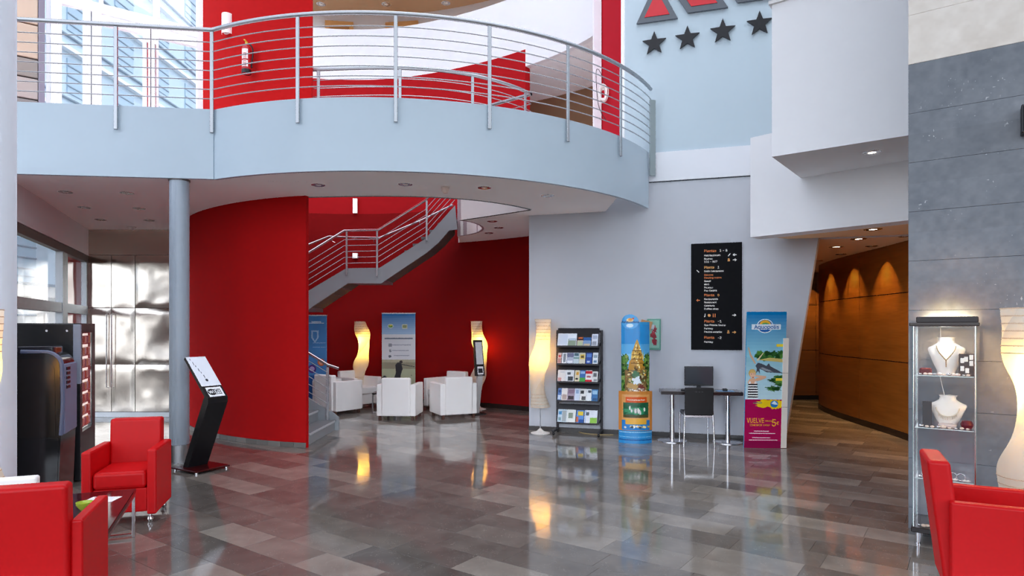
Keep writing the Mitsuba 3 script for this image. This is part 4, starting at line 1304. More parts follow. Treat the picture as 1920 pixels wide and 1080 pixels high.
part(tot, 'base_drum', curved_sheet(-.03, TW + .03, 0, .185, -.05, .02), 'laminate', '#2b86c2', 30, label='blue rounded base')
prints(tot, 'base_rings', Stot, [(rect(-.02, TW + .02, .155, .165), '#9fd0ea'), (rect(-.02, TW + .02, .09, .097), '#7fbde0'), (rect(-.02, TW + .02, .04, .06), '#1d5f98')], .0215, 'laminate', .05)
part(tot, 'panel', curved_sheet(0, TW, .18, 1.735, -.012, 0), 'laminate', '#3a9bd6', 30)
cyc = (.135, 1.74)
logo = ell(*cyc, .125, .105)
lm = flat(Stot, logo, .002, .05)
part(tot, 'logo_disc', lm, 'laminate', '#4fa6e0', True, label='rounded blue logo head')
lb2 = flat(Stot, logo, -.006, .05)
part(tot, 'logo_back', lb2, 'matte', '#d9dde2', True)
rg = random.Random(11)
sky_p = [(rect(.005, TW - .005, 1.1, 1.70), '#2f8fd0'), (rect(.005, TW - .005, 1.1, 1.42), '#58abdc'), (rect(.005, TW - .005, 1.1, 1.28), '#86c4e4')]
gold = [(Polygon([(.14, 1.10), (.16, 1.28), (.185, 1.36), (.215, 1.45), (.235, 1.49), (.255, 1.45), (.285, 1.36), (.31, 1.28), (.33, 1.10)]), '#c89a3c'),
        (Polygon([(.10, 1.02), (.13, 1.18), (.20, 1.23), (.29, 1.23), (.34, 1.17), (.37, 1.02)]), '#b98530')]
for k in range(5):
    gold.append((Polygon([(.15 + .04 * k, 1.2), (.163 + .04 * k, 1.33 + .03 * (k % 2)), (.176 + .04 * k, 1.2)]), '#e8c86a'))
for k in range(40):
    gold.append((blob(.235 + .09 * (rg.random() - .5), 1.06 + .34 * rg.random() ** 1.4, .006 + .008 * rg.random(), .008 + .012 * rg.random(), .4, 900 + k, 8), rg.choice(['#f0dc90', '#8a6420', '#6a4a18', '#e0b850', '#fff0b8'])))
for k in range(4):
    gold.append((rect(.15 + .006 * k, .32 - .006 * k, 1.14 + .06 * k, 1.152 + .06 * k), '#7a5520'))
trees = [(blob(.05 + .0 * i, 1.20 - .10 * i, .06, .07, .35, 20 + i), ['#2f5a28', '#3f6e2c', '#27481f'][i % 3]) for i in range(6)] + [(blob(.40, 1.22 - .10 * i, .055, .07, .35, 40 + i), ['#35602a', '#4a7a34', '#22401c'][i % 3]) for i in range(6)] + [(blob(rg.choice((.05, .39)) + .09 * (rg.random() - .5), .68 + .58 * rg.random(), .012 + .016 * rg.random(), .012 + .02 * rg.random(), .4, 500 + i, 9), rg.choice(['#27481f', '#5f8c3e', '#7aa450', '#1a3214', '#3f6e2c', '#8f9a5a'])) for i in range(110)]
rock = [(rect(.06, .38, .66, 1.05), '#7a6038')] + [(blob(.08 + .29 * rg.random(), .68 + .34 * rg.random(), .03 + .03 * rg.random(), .02 + .03 * rg.random(), .4, 60 + i), rg.choice(['#a08450', '#5c4526', '#8f7a4e', '#c8b48a', '#4f6a3a'])) for i in range(20)] + [(blob(.08 + .29 * rg.random(), .67 + .40 * rg.random(), .006 + .014 * rg.random(), .006 + .016 * rg.random(), .4, 700 + i, 8), rg.choice(['#e2d2a0', '#5c4526', '#3a2c18', '#d8b04a', '#f0e8d0', '#8f6a3a', '#6f8450'])) for i in range(150)]
water = [(blob(.22, .98, .05, .06, .3, 3), '#4f7a5a'), (blob(.235, .90, .06, .055, .35, 4), '#dfe9ee'), (blob(.22, .71, .15, .045, .35, 5), '#d8d6cc'), (blob(.30, .79, .05, .05, .4, 6), '#7a3f38'), (Polygon([(.09, .80), (.24, .76), (.25, .83), (.10, .87)]), '#b89458')] + [(blob(.10 + .25 * rg.random(), .68 + .10 * rg.random(), .008 + .012 * rg.random(), .006 + .008 * rg.random(), .4, 1100 + i, 8), rg.choice(['#f4f2ea', '#b8b4a4', '#8a8474', '#e8e4d8'])) for i in range(50)]
lowt = [(rect(.0, TW, .60, .66), '#2f4a22')] + [(blob(.03 + .38 * rg.random(), .63 + .03 * rg.random(), .03, .025, .4, 90 + i), rg.choice(['#1f3418', '#e6e2d8', '#3f6a2c'])) for i in range(12)]
sheet_ = rect(.003, TW - .003, .60, 1.73)
prints(tot, 'picture', Stot, [(p_.buffer(0).intersection(sheet_), c_) for p_, c_ in sky_p + gold + trees + rock + water + lowt], .0015, 'laminate', .05)
prints(tot, 'logo_print', Stot, [(ell(cyc[0], cyc[1] + .02, .05, .032), '#f0d8a0'), (ell(cyc[0] + .005, cyc[1] + .03, .03, .02), '#e8963c'), (ell(cyc[0] + .045, cyc[1] + .045, .013, .013), '#c83a30'), (ell(cyc[0], cyc[1] - .055, .05, .028), '#cfe6f4')], .004, 'laminate', .05)
wt = width_of('PortAventura', .030, True)
part(tot, 'lettering', words('PortAventura', .030, Stot, cyc[0] - wt / 2, cyc[1] - .018, .0048, True), 'print', '#1c3c78', False)
# leaflet pocket around the lower half
part(tot, 'leaflet_pocket', curved_sheet(-.022, TW + .022, .185, .745, .004, .030), 'laminate', '#c8823c', 30, label='orange framed leaflet pocket')
pk = [(rect(.03, .41, .20, .70), '#d99a58'), (rect(.085, .365, .585, .665), '#d0521e'), (rect(.05, .39, .37, .585), '#1f5a3c'), (blob(.22, .47, .15, .06, .3, 7), '#2f8a5c'), (rect(.05, .39, .37, .41), '#4a4a28')]
pk += [(blob(.13 + .20 * rg.random(), .44 + .08 * rg.random(), .012, .028, .35, 120 + i), rg.choice(['#e9e6e0', '#cfcfcf', '#9c9c98'])) for i in range(12)]
pk += [(rect(.03, .41, .19, .335), '#2b7cc0'), (rect(.08, .36, .275, .355), '#e0a83c')] + [(blob(.06 + .33 * rg.random(), .23 + .02 * rg.random(), .018, .016, .4, 150 + i), rg.choice(['#e8d9a0', '#24343c', '#f0efe8', '#d8b04a'])) for i in range(16)]
prints(tot, 'pocket_print', Stot, pk, .0315, 'laminate', .05)
wt = width_of('PortAventura Park', .020, True)
part(tot, 'lettering', words('PortAventura Park', .020, Stot, TW / 2 - wt / 2, .615, .0325, True), 'print', '#f6e8d0', False)
# leaflet holder behind its upper right side
t = thing('leaflet_holder', 'green wall leaflet holder with a tan leaflet sticking out beside the totem', 'leaflet holder')
s, z = wall_pt(1231, 627)
sL2, zT = wall_pt(1220, 598)
sR2, zB = wall_pt(1239, 656)
part(t, 'tray', cbox(sL2 - .05, sR2, zB, zT, .0, .05, .004), 'satin', '#5f9c88', False, MW)
part(t, 'inner_face', cbox(sL2 - .02, sR2 - .02, zB + .03, zT - .02, .05, .055, .002), 'satin', '#86b8a4', False, MW)
SW_ = plane_surface([*grey(0, .056), 0], [*GD, 0])
rg = random.Random(5)
prints(t, 'leaflets', SW_, [(blob(sL2 + .02 + .05 * rg.random(), zB + .10 + .26 * rg.random(), .03, .035, .4, 200 + i), rg.choice(['#a8343c', '#8a2430', '#d8c8b0', '#4f6a78', '#c8d0d4'])) for i in range(12)], .001)
solo('leaflet', 'tan leaflet leaning behind the totem head, left of the green holder', 'leaflet', cbox(-.085, .085, -.065, .065, 0, .006, .001), 'print', '#b98a5c', False, MW @ frame([sL2 - .06, zT - .09, .10], [.97, -.24, 0], [.24, .97, 0]))

# ------------------------------------------------------------------ desk with monitor and chair
dc = seen(1312, 828, 9.31)
MD = move(dc[0], dc[1], 0, GYAW * .55)
desk = thing('desk', 'dark wood desk on two chrome pedestals in front of the grey wall', 'desk')
part(desk, 'desk_top', cbox(-.565, .565, -.22, .22, .695, .745, .006), 'gloss', '#2c2322', False, MD)
for s in (-1, 1):
    pd_ = part(desk, 'pedestal', lathe([(.036, .02), (.036, .695), (0, .695), (0, .02)], 28), 'chrome', None, 40, MD @ move(s * .39, 0))
    part(pd_, 'pedestal_base', lathe([(0, 0), (.215, 0), (.215, .010), (.20, .018), (.05, .026), (0, .026)], 44), 'chrome', None, 30, MD @ move(s * .39, 0))
    part(pd_, 'mounting_plate', cbox(s * .39 - .09, s * .39 + .09, -.09, .09, .685, .695, .002), 'steel', None, False, MD)
mon = thing('monitor', 'black flat monitor with a dark screen standing on the desk', 'monitor')
sc_ = part(mon, 'screen_case', cbox(-.205, .205, .10, .135, .80, 1.085, .006), 'satin', '#202226', False, MD)
part(sc_, 'screen', cbox(-.192, .192, .097, .101, .825, 1.072, .001), 'gloss', '#3b3f45', False, MD, label='dark grey screen')
part(mon, 'stand', cbox(-.03, .03, .11, .14, .75, .83, .004), 'satin', '#202226', False, MD)
part(mon, 'foot', cbox(-.11, .11, .04, .19, .745, .755, .003), 'satin', '#202226', False, MD)
kb = thing('keyboard', 'black keyboard on the desk, partly behind the chair back', 'keyboard')
kb_ = part(kb, 'body', cbox(-.27, .08, -.16, -.02, .745, .765, .005), 'satin', '#1c1c1f', False, MD)
for r in range(4):
    for c in range(11):
        part(kb_, 'key', cbox(-.262 + .030 * c, -.236 + .030 * c, -.15 + .031 * r, -.124 + .031 * r, .764, .769, .002), 'satin', '#2b2b2f', False, MD)
solo('mouse_mat', 'blue and white mouse mat on the desk right of the chair', 'mouse mat', cbox(.22, .46, -.17, .02, .745, .749, .001), 'satin', '#5f86a8', False, MD)
m = soft(-.03, .03, -.05, .05, 0, .033, .015)
solo('mouse', 'black computer mouse on the blue mat', 'mouse', m, 'satin', '#1a1a1d', 35, MD @ move(.34, -.08, .749))
ch = thing('desk_chair', 'black sling desk chair on a thin chrome frame, its back to the hall', 'chair')
MC = move(*seen(1310, 833, 8.93)[:2], 0, GYAW * .3)       # local -y towards the hall (the back)
part(ch, 'backrest', soft(-.195, .195, -.03, .005, .44, .82, .014, shear=-.06), 'satin', '#0f0e10', 35, MC)
part(ch, 'seat', soft(-.19, .19, .0, .38, .42, .465, .018), 'satin', '#121114', 35, MC)
for k in range(3):
    part(ch, 'slot', cbox(-.05 + .04 * k, -.03 + .04 * k, -.055, -.03, .755, .768, .002), 'satin', '#3a3a3e', False, MC)
for s in (-1, 1):
    part(ch, 'leg', tube([(MC @ [s * (.185 + .02 * k_), y, z, 1])[:3] for y, z, k_ in ((-.03, 0, 1.2), (-.015, .40, .4), (-.015, .50, .2))], .0115, 10), 'chrome')
    part(ch, 'leg', tube([(MC @ [s * .20, y, z, 1])[:3] for y, z in ((.36, 0), (.345, .43))], .0115, 10), 'chrome')
    part(ch, 'side_rail', tube([(MC @ [s * .195, y, .415, 1])[:3] for y in (-.015, .36)], .010, 8), 'chrome')
part(ch, 'cross_bar', cbox(-.195, .195, -.025, -.008, .405, .435, .003), 'chrome', None, False, MC)

# ------------------------------------------------------------------ water park board at the right end of the grey wall
AW, AH = .535, 1.875
bc = seen(1432, 841, 8.80)
MA = move(bc[0], bc[1], 0, -3) @ frame([0, 0, 0], [math.cos(.026), 0, math.sin(.026) * 0 - .0], [.030, .02, 1.0])
aq = thing('water_park_board', 'tall water park board with a dolphin picture and magenta foot beside the passage', 'display stand')
AO = MA[:3, 3] + MA[:3, 0] * (-AW / 2)
SA = plane_surface(AO, MA[:3, 0], MA[:3, 1])
def board_block(u0, u1, v0, v1, o0, o1):
    us = np.array([[a, b, c] for a in (u0, u1) for b in (v0, v1) for c in (o0, o1)])
    return trimesh.convex.convex_hull(SA(us[:, 0], us[:, 1], us[:, 2]))


part(aq, 'board', board_block(0, AW, 0, AH, -.03, 0), 'laminate', '#2a92c4', False)
part(aq, 'rear_foot', board_block(.08, AW - .08, 0, .02, -.14, -.02), 'satin', '#d8d8d8', False)
q = lambda pts: Polygon([(a * AW, b * AH) for a, b in pts])
R_ = lambda a, b, c, d: rect(a * AW, b * AW, c * AH, d * AH)
art = []
for k in range(14):                          # printed sky, darker to the top
    v0 = .655 + (1 - .655) * k / 14
    f_ = k / 13
    art.append((R_(0, 1, v0, v0 + (1 - .655) / 14 + .001), (1 - f_) * lin('#8fc9d8') + f_ * lin('#0f78b4')))
for k in range(10):                          # printed water
    v0 = .32 + .345 * k / 10
    f_ = k / 9
    art.append((R_(0, 1, v0, v0 + .036), (1 - f_) * lin('#c4dfe6') + f_ * lin('#8fc0cc')))


rg = random.Random(21)
art += [(blob(.30 * AW + .62 * AW * (i / 13), (.675 + .02 * math.sin(i * 1.7)) * AH, .045, .035, .35, 300 + i), ['#2f5f2c', '#4a7c34', '#1f4420'][i % 3]) for i in range(14)]
art += [(q([(.30, .645), (1, .625), (1, .650), (.60, .662)]), '#c8b46a'), (q([(.04, .735), (.09, .675), (.22, .615), (.25, .622), (.12, .69), (.06, .74)]), '#c9a888'), (q([(.27, .645), (.43, .70), (.435, .692), (.30, .635)]), '#d8c8a0')]
art += [(q([(.24, .60), (.30, .625), (.42, .615), (.52, .60), (.58, .622), (.62, .598), (.78, .575), (.95, .545), (.99, .53), (.90, .548), (.70, .552), (.52, .555), (.40, .575), (.34, .58), (.36, .54), (.31, .565), (.26, .545), (.28, .585)]), '#4a4f58'),
        (q([(.36, .585), (.52, .562), (.70, .556), (.60, .572), (.42, .592)]), '#8c9298')]
art += [(blob(.78 * AW + .06 * math.cos(i) * 1.0, (.47 + .045 * math.sin(i * 1.3)) * AH, .07, .028, .5, 330 + i), ['#2c5a2a', '#4f7f38', '#1d3f1e'][i % 3]) for i in range(9)]
art += [(ell(.165 * AW, .548 * AH, .050, .056), '#c9a860'), (q([(.10, .505), (.22, .512), (.26, .490), (.30, .470), (.08, .465), (.05, .480)]), '#dcae8c'), (ell(.175 * AW, .535 * AH, .038, .048), '#e6bc9c'), (q([(.10, .575), (.24, .570), (.20, .548), (.12, .550)]), '#d2b46e'),
        (q([(.22, .500), (.30, .488), (.52, .512), (.50, .526), (.30, .515)]), '#dcae8c'), (q([(.50, .512), (.53, .526), (.26, .535), (.24, .522)]), '#e0b494'), (ell(.185 * AW, .517 * AH, .010, .008, 10), '#8a2a30'), (ell(.145 * AW, .542 * AH, .005, .005, 8), '#3a2a24'), (ell(.21 * AW, .542 * AH, .005, .005, 8), '#3a2a24'),
        (q([(.07, .36), (.33, .36), (.31, .43), (.27, .485), (.235, .488), (.22, .470), (.14, .470), (.125, .488), (.09, .485), (.06, .44)]), '#f0f0f0')]
art += [(q([(.06 + .002 * k, .368 + .0185 * k), (.325 - .004 * k, .368 + .0185 * k), (.325 - .004 * k, .377 + .0185 * k), (.06 + .002 * k, .377 + .0185 * k)]), '#1b1c22') for k in range(6)]
art += [(R_(0, 1, 0, .355), '#a8104e'), (R_(0, 1, 0, .05), '#8a0e44')]
art += [(blob(.56 * AW, .325 * AH, .165, .052, .22, 400, 44), '#e8c51e'), (blob(.80 * AW, .318 * AH, .09, .062, .25, 401, 30), '#e8c51e'), (ell(.74 * AW, .322 * AH, .052, .048), '#2f78b8'), (q([(.66, .325), (.74, .345), (.84, .318), (.74, .318)]), '#dcebf2')]
art += [(ell(.46 * AW, .895 * AH, .112, .098), '#e9eef2'), (ell(.46 * AW, .895 * AH, .100, .086), '#2c64a8'), (ell(.46 * AW, .905 * AH, .078, .062), '#e8b23c'), (ell(.47 * AW, .897 * AH, .060, .040), '#4a9a5c'), (q([(.12, .868), (.86, .868), (.86, .908), (.12, .908)]), '#dfe9f0')]
art += [(R_(.76, .93, .742, .762), '#e8d040'), (R_(.76, .96, .492, .512), '#e8d040')]
sheet_ = rect(0, AW, 0, AH)
prints(aq, 'picture', SA, [(p_.buffer(0).intersection(sheet_), c_) for p_, c_ in art], .001, 'laminate')
OT = .0022
h_ = .052
wt = width_of('Aquopolis', h_, True)
part(aq, 'lettering', words('Aquopolis', h_, SA, .49 * AW - wt / 2 * .98, .874 * AH, OT, True), 'print', '#1f5f9c', False)
yl = [words('VUELVE', .062, SA, .05 * AW, .185 * AH, OT, True, stretch=.72), words('POR SÓLO', .020, SA, .52 * AW, .192 * AH, OT, True, stretch=.62), words('COME BACK', .028, SA, .13 * AW, .160 * AH, OT, True, stretch=.72), words('FOR ONLY', .022, SA, .47 * AW, .161 * AH, OT, True, stretch=.6),
      words('5', .095, SA, .67 * AW, .160 * AH, OT, True, stretch=.85), words('€', .046, SA, .80 * AW, .170 * AH, OT, True, stretch=.85)]
for m in yl:
    part(aq, 'lettering', m, 'print', '#e8a030', False)
prints(aq, 'small_print', SA, [(R_(.24, .62, .120, .126), '#e8c8d4'), (R_(.12, .78, .104, .110), '#e8c8d4'), (R_(.20, .66, .072, .078), '#e8c8d4'), (R_(.12, .84, .055, .061), '#e8c8d4')], OT)
part(aq, 'lettering', words('AQUOPOLIS', .020, SA, .20 * AW, .325 * AH, OT, True, stretch=.75), 'print', '#2f6f7c', False)
part(aq, 'height_gauge', board_block(AW - .040, AW + .035, .005, AH * .805, -.05, .012), 'satin', '#ded6cb', False, label='cream upright height strip')
prints(aq, 'gauge_marks', SA, [(rect(AW - .040, AW + .035, AH * (.30 + .25 * k) - .003, AH * (.30 + .25 * k) + .003), '#8f8a80') for k in range(2)], .0125)

# ------------------------------------------------------------------ roll-up banners in the lounge
def rollup(px0, px1, d, h, label, name='roll_up_banner'):
    a, b = seen(px0, 700, d), seen(px1, 700, d)
    t = thing(name, label, 'banner')
    w = b[0] - a[0]
    part(t, 'base', cbox(a[0] - .01, b[0] + .01, d - .06, d + .10, 0, .07, .008), 'steel', None, False)
    part(t, 'sheet', cbox(a[0], b[0], d - .003, d + .001, .06, h, .001), 'print', '#dfe6ec', False)
    part(t, 'top_rail', cbox(a[0] - .004, b[0] + .004, d - .012, d + .010, h - .004, h + .018, .003), 'satin', '#e8e8ec', False)
    part(t, 'pole', cyl([(a[0] + b[0]) / 2, d + .04, .05], [(a[0] + b[0]) / 2, d + .012, h], .008, 8), 'steel')
    return t, plane_surface([a[0], d - .004, 0], [1, 0, 0]), w


t, S, w = rollup(716, 779, 13.62, 1.955, 'golf roll-up banner with a blue top standing before the red rear wall')
G = lambda a, b, c, d: rect(a * w, b * w, c * 1.955, d * 1.955)
art = [(G(0, 1, .775 + .0225 * k, .80 + .0225 * k), (1 - k / 9) * lin('#a9c8e4') + k / 9 * lin('#2a78bc')) for k in range(10)]
art += [(G(0, 1, .50, .775), '#e2e4e8'), (G(0, 1, .34, .50), '#b9b49a'), (G(0, 1, .40, .47), '#97927a'), (G(0, 1, .03, .40), '#b4b898'), (ell(.26 * w, .865 * 1.955, .06, .045), '#e8ecd8'), (ell(.26 * w, .865 * 1.955, .045, .03), '#4a9a4c'), (ell(.26 * w, .87 * 1.955, .028, .014), '#e0c84a'),
        (G(.60, .76, .835, .885), '#d8dcc8'), (G(.62, .74, .845, .875), '#8f9a6a'), (G(.08, .92, .722, .738), '#7d8794'), (G(.30, .86, .655, .665), '#a3a9b4'), (G(.20, .30, .640, .675), '#8f959e'), (G(.30, .80, .595, .603), '#a3a9b4'), (G(.22, .28, .58, .61), '#8f959e'), (G(.35, .82, .54, .548), '#a3a9b4'), (ell(.24 * w, .535 * 1.955, .03, .028), '#6f7680')]
gp = lambda pts: Polygon([(a * w, b * 1.955) for a, b in pts])
art += [(gp([(.36, .29), (.42, .36), (.40, .44), (.47, .47), (.58, .46), (.62, .40), (.56, .33), (.56, .27), (.38, .27)]), '#26262c'), (ell(.57 * w, .475 * 1.955, .035, .032), '#3a3230'), (gp([(.38, .27), (.56, .27), (.58, .05), (.50, .05), (.48, .20), (.44, .05), (.34, .05)]), '#6f7278'), (gp([(.56, .445), (.60, .45), (.98, .425), (.97, .42)]), '#2a2a2c'), (ell(.04 * w, .25 * 1.955, .06, .10), '#e6e6ea'), (blob(.08 * w, .30 * 1.955, .05, .05, .4, 77), '#30343c'), (ell(.88 * w, .33 * 1.955, .012, .012, 10), '#5a5a50')]
prints(t, 'print', S, art, .001, 'print')
t, S, w = rollup(536, 613, 13.05, 1.90, 'blue roll-up banner at the stair foot, partly behind the curved red wall')
G = lambda a, b, c, d: rect(a * w, b * w, c * 1.9, d * 1.9)
art = [(G(0, 1, .04, 1), '#4f8cc8'), (G(.45, .93, .915, .925), '#c8dcf0'), (G(.62, .86, .928, .94), '#dfeaf6'), (Polygon([(.62 * w, 1.60), (.80 * w, 1.60), (.80 * w, 1.45), (.71 * w, 1.34), (.62 * w, 1.45)]).difference(Polygon([(.66 * w, 1.57), (.76 * w, 1.57), (.76 * w, 1.46), (.71 * w, 1.39), (.66 * w, 1.46)])), '#a8c8e8'), (G(.66, .97, .705, .712), '#9cc0e6'), (G(.66, .97, .66, .667), '#9cc0e6'),
       (ell(.86 * w, .50 * 1.9, .075, .075), '#c8643c'), (ell(.86 * w, .50 * 1.9, .045, .05), '#e8a888'), (ell(.64 * w, .43 * 1.9, .085, .085), '#5c3a8c'), (ell(.64 * w, .43 * 1.9, .05, .05), '#c8b0e0'), (G(0, 1, .04, .36), '#2f62a4')]
prints(t, 'print', S, art, .001, 'print')

# ------------------------------------------------------------------ glass display case with jewellery
KC = np.array([3.06, 4.885])                 # front left corner
KW, KD = .39, .40
MK = frame([*KC, 0], [*GU, 0], [*(-np.array([GU[1], -GU[0]])), 0])   # local x along, local y to the wall, z up
case = thing('display_case', 'tall square glass display case with jewellery in front of the grey stone wall', 'display case')
part(case, 'plinth', cbox(-.012, KW + .012, -.012, KD + .012, .095, .135, .005), 'gloss', '#1c1514', False, MK)
part(case, 'top_board', cbox(-.022, KW + .022, -.022, KD + .012, 1.665, 1.69, .004), 'gloss', '#22150f', False, MK)
part(case, 'lamp_housing', cbox(.02, KW + .015, .01, KD - .03, 1.69, 1.735, .005), 'satin', '#2a2220', False, MK)
for x in (.03, KW - .03):
    for y in (.03, KD - .03):
        part(case, 'leg', lathe([(0, 0), (.020, 0), (.020, .01), (.015, .012), (.015, .095), (0, .095)], 18), 'chrome', None, 30, MK @ move(x, y))
for x in (.004, KW - .004):
    for y in (.004, KD - .004):
        part(case, 'post', cbox(x - .004, x + .004, y - .004, y + .004, .135, 1.665, .001), 'chrome', None, False, MK)
for a, b, nm in (((.008, 0, KW - .008), .0, 'front'), ((.008, KD, KW - .008), .0, 'back')):
    part(case, 'glass_pane', plain(a[0], a[2], a[1] - .001, a[1] + .0, .14, 1.66), 'case_glass', None, False, MK)
for x in (0.0, KW):
    part(case, 'glass_pane', plain(x - .001, x, .008, KD - .008, .14, 1.66), 'case_glass', None, False, MK)
    for y in (.010, KD - .012):
        part(case, 'glass_edge', plain(x - .0025, x + .0015, y - .003, y + .003, .14, 1.66), 'satin', '#7fb0a4', False, MK, label='green tinted glass edge')
SH = [.885 - .385 + .01, .895, 1.292]
for z in SH:
    part(case, 'shelf', plain(.012, KW - .012, .012, KD - .012, z - .004, z + .0), 'case_glass', None, False, MK)
    part(case, 'shelf_edge', plain(.012, KW - .012, .009, .012, z - .005, z + .001), 'satin', '#c9d8d0', False, MK)
m = lathe([(0, 1.662), (.035, 1.6605)], 20)
if m.face_normals[:, 2].mean() > 0:
    m.invert()
part(case, 'lamp', m, 'satin', '#ffffff', False, MK @ move(KW / 2, KD * .35), emitter=light((1, .70, .40), 900.0))
m = plain(.06, KW - .02, KD - .028, KD - .012, 1.70, 1.712)
part(case, 'uplight', m, 'satin', '#ffffff', False, MK, emitter=light((1, .50, .20), 330.0))


def bust(x, y, z, h, label, s=1.0):
    """neck-and-shoulder necklace stand, facing local -y"""
    t = thing('necklace_bust', label, 'display bust', 'necklace busts in the case')
    zs = np.array([0, .10, .30, .50, .66, .72, .78, .86, .95, 1.0]) * h
    hw = np.array([.055, .060, .085, .105, .122, .118, .085, .056, .052, .060]) * s
    hd = np.array([.030, .032, .040, .045, .040, .036, .034, .036, .040, .044]) * s
    yo = np.array([0, 0, .0, .004, .012, .016, .020, .024, .028, .030]) * s
    n = 32
    a_ = np.arange(n) * 2 * np.pi / n
    v = []
    for k in range(len(zs)):
        v.append(np.stack([x + hw[k] * np.sign(np.cos(a_)) * np.abs(np.cos(a_)) ** .9, y + yo[k] + hd[k] * np.sin(a_), np.full(n, z + zs[k])], 1))
    v = np.vstack(v + [[[x, y, z]], [[x, y + yo[-1], z + h]]])
    f = []
    m_ = len(zs)
    for i in range(m_ - 1):
        for j in range(n):
            q_ = [i * n + j, i * n + (j + 1) % n, (i + 1) * n + (j + 1) % n, (i + 1) * n + j]
            f += [[q_[0], q_[1], q_[2]], [q_[0], q_[2], q_[3]]]
    for j in range(n):
        f += [[m_ * n, (j + 1) % n, j], [m_ * n + 1, (m_ - 1) * n + j, (m_ - 1) * n + (j + 1) % n]]
    part(t, 'torso', trimesh.Trimesh(v, np.array(f), process=False), 'leather', '#efe6d8', 50, MK)
    return t


b1 = bust(.205, .20, SH[2] + .001, .285, 'cream necklace bust with a long gold chain on the top shelf')
nk = [(.205 + dx, .20 + dy, SH[2] + .285 * w_) for dx, dy, w_ in ((-.062, -.022, .78), (-.045, -.040, .60), (-.012, -.047, .44), (0, -.048, .40), (.012, -.047, .44), (.045, -.040, .60), (.062, -.022, .78))]
t = solo('necklace', 'gold V-shaped necklace hanging on the upper cream bust', 'necklace', [tube(spline(nk, 30), .0035, 6), tube([nk[3], (nk[3][0], nk[3][1], SH[2] + .06)], .003, 6)], 'satin', '#8f6a3c', True, MK)
b2 = bust(.215, .19, SH[1] + .001, .235, 'cream necklace bust with a pale fringe necklace on the second shelf')
nk = [(.215 + .075 * math.cos(a), .19 - .038 - .012 * math.sin(a), SH[1] + .15 - .070 * math.sin(a)) for a in np.linspace(.05, math.pi - .05, 15)]
solo('necklace', 'pale fringe necklace hanging on the lower cream bust', 'necklace', [tube(nk, .0045, 6)] + [tube([p, (p[0], p[1], p[2] - .026)], .003, 5) for p in nk[3:-3]], 'satin', '#d8c8ae', True, MK)
e = thing('earring_card', 'black board with white earring cards on the top shelf', 'earring board')
part(e, 'board', cbox(.285, .380, .12, .135, SH[2], SH[2] + .165, .003), 'satin', '#2a1a14', False, MK)
for i, (u, v_) in enumerate(((.295, .095), (.318, .105), (.350, .120), (.350, .075), (.295, .035), (.325, .02))):
    part(e, 'card', cbox(u, u + .024, .116, .120, SH[2] + v_, SH[2] + v_ + .038, .001), 'print', '#f3eee6', False, MK)
j = thing('ring_box', 'dark red ring box at the left of the top shelf', 'ring box')
part(j, 'cushion', soft(.035, .115, .10, .16, SH[2], SH[2] + .05, .012), 'leather', '#5a0f16', 35, MK)
for k in range(2):
    rr_ = [(.065 + .02 * k + .012 * math.cos(a), .097, SH[2] + .035 + .014 * math.sin(a)) for a in np.linspace(0, 2 * math.pi, 17)[:-1]]
    part(j, 'ring', tube(rr_, .002, 6, True), 'chrome')
e = thing('earring_strip', 'black strip of hanging silver earrings at the left of the second shelf', 'earring strip')
part(e, 'board', cbox(.055, .115, .12, .13, SH[1], SH[1] + .19, .003), 'satin', '#3b3a3c', False, MK)
for k in range(4):
    rr_ = [(.085 + .012 * math.cos(a), .114, SH[1] + .05 + .036 * k + .012 * math.sin(a)) for a in np.linspace(0, 2 * math.pi, 13)[:-1]]
    part(e, 'earring', tube(rr_, .0022, 5, True), 'chrome')
solo('jewel_cushion', 'round maroon cushion at the right of the second shelf', 'cushion', lathe([(0, 0), (.03, .002), (.042, .03), (.03, .058), (0, .062)], 24), 'leather', '#5a1020', 40, MK @ move(.335, .13, SH[1]))
solo('bracelet', 'pale bracelet with dark bands before the lower bust', 'bracelet', tube([(.215 + .045 * math.cos(a), .10 + .018 * math.sin(a), SH[1] + .018) for a in np.linspace(0, 2 * math.pi, 25)[:-1]], .015, 8, True), 'satin', '#cdbcb0', True, MK)
for k, (x, zz_, r_, y) in enumerate(((.085, .033, .032, .06), (.17, .028, .027, .07), (.30, .028, .027, .06), (.25, .024, .023, .11))):
    lb = ['largest silver bangle at the left of the third shelf', 'silver bangle beside the largest one on the third shelf', 'silver bangle at the right of the third shelf', 'small silver bangle behind the others on the third shelf'][k]
    solo('bangle', lb, 'bangle', tube([(x + r_ * math.cos(a), y, SH[0] + zz_ + r_ * math.sin(a)) for a in np.linspace(0, 2 * math.pi, 25)[:-1]], .004, 7, True), 'chrome', None, True, MK, group='bangles on the third shelf')
rg = random.Random(9)
for z, nm, n_, colr in ((SH[2], 'top shelf', 11, '#e6cdbb'), (SH[1], 'second shelf', 9, '#e0c9b4'), (SH[0], 'third shelf', 12, '#e3dccf'), (.135, 'case floor', 14, '#cbb49c')):
    for k in range(n_):
        x = .03 + .33 * (k + .5) / n_ + .008 * (rg.random() - .5)
        y = .035 + .025 * rg.random()
        s_ = .008 + .006 * rg.random()
        mm = trimesh.creation.icosphere(subdivisions=1, radius=1.0)
        mm.vertices *= [s_ * 1.4, s_, s_ * .9]
        mm.apply_translation([x, y, z + s_ * .9])
        solo('trinket', f'small pale jewellery piece along the front edge of the {nm}', 'jewellery', mm, 'satin' if k % 3 else 'chrome', colr, 40, MK, group=f'small pieces on the {nm}')
loops = [(.20 + .05 * math.sin(2 * a) * .6 + .02 * math.cos(a), .06, .26 + .035 * math.cos(a) + .012 * math.cos(3 * a)) for a in np.linspace(0, 2 * math.pi, 49)[:-1]]
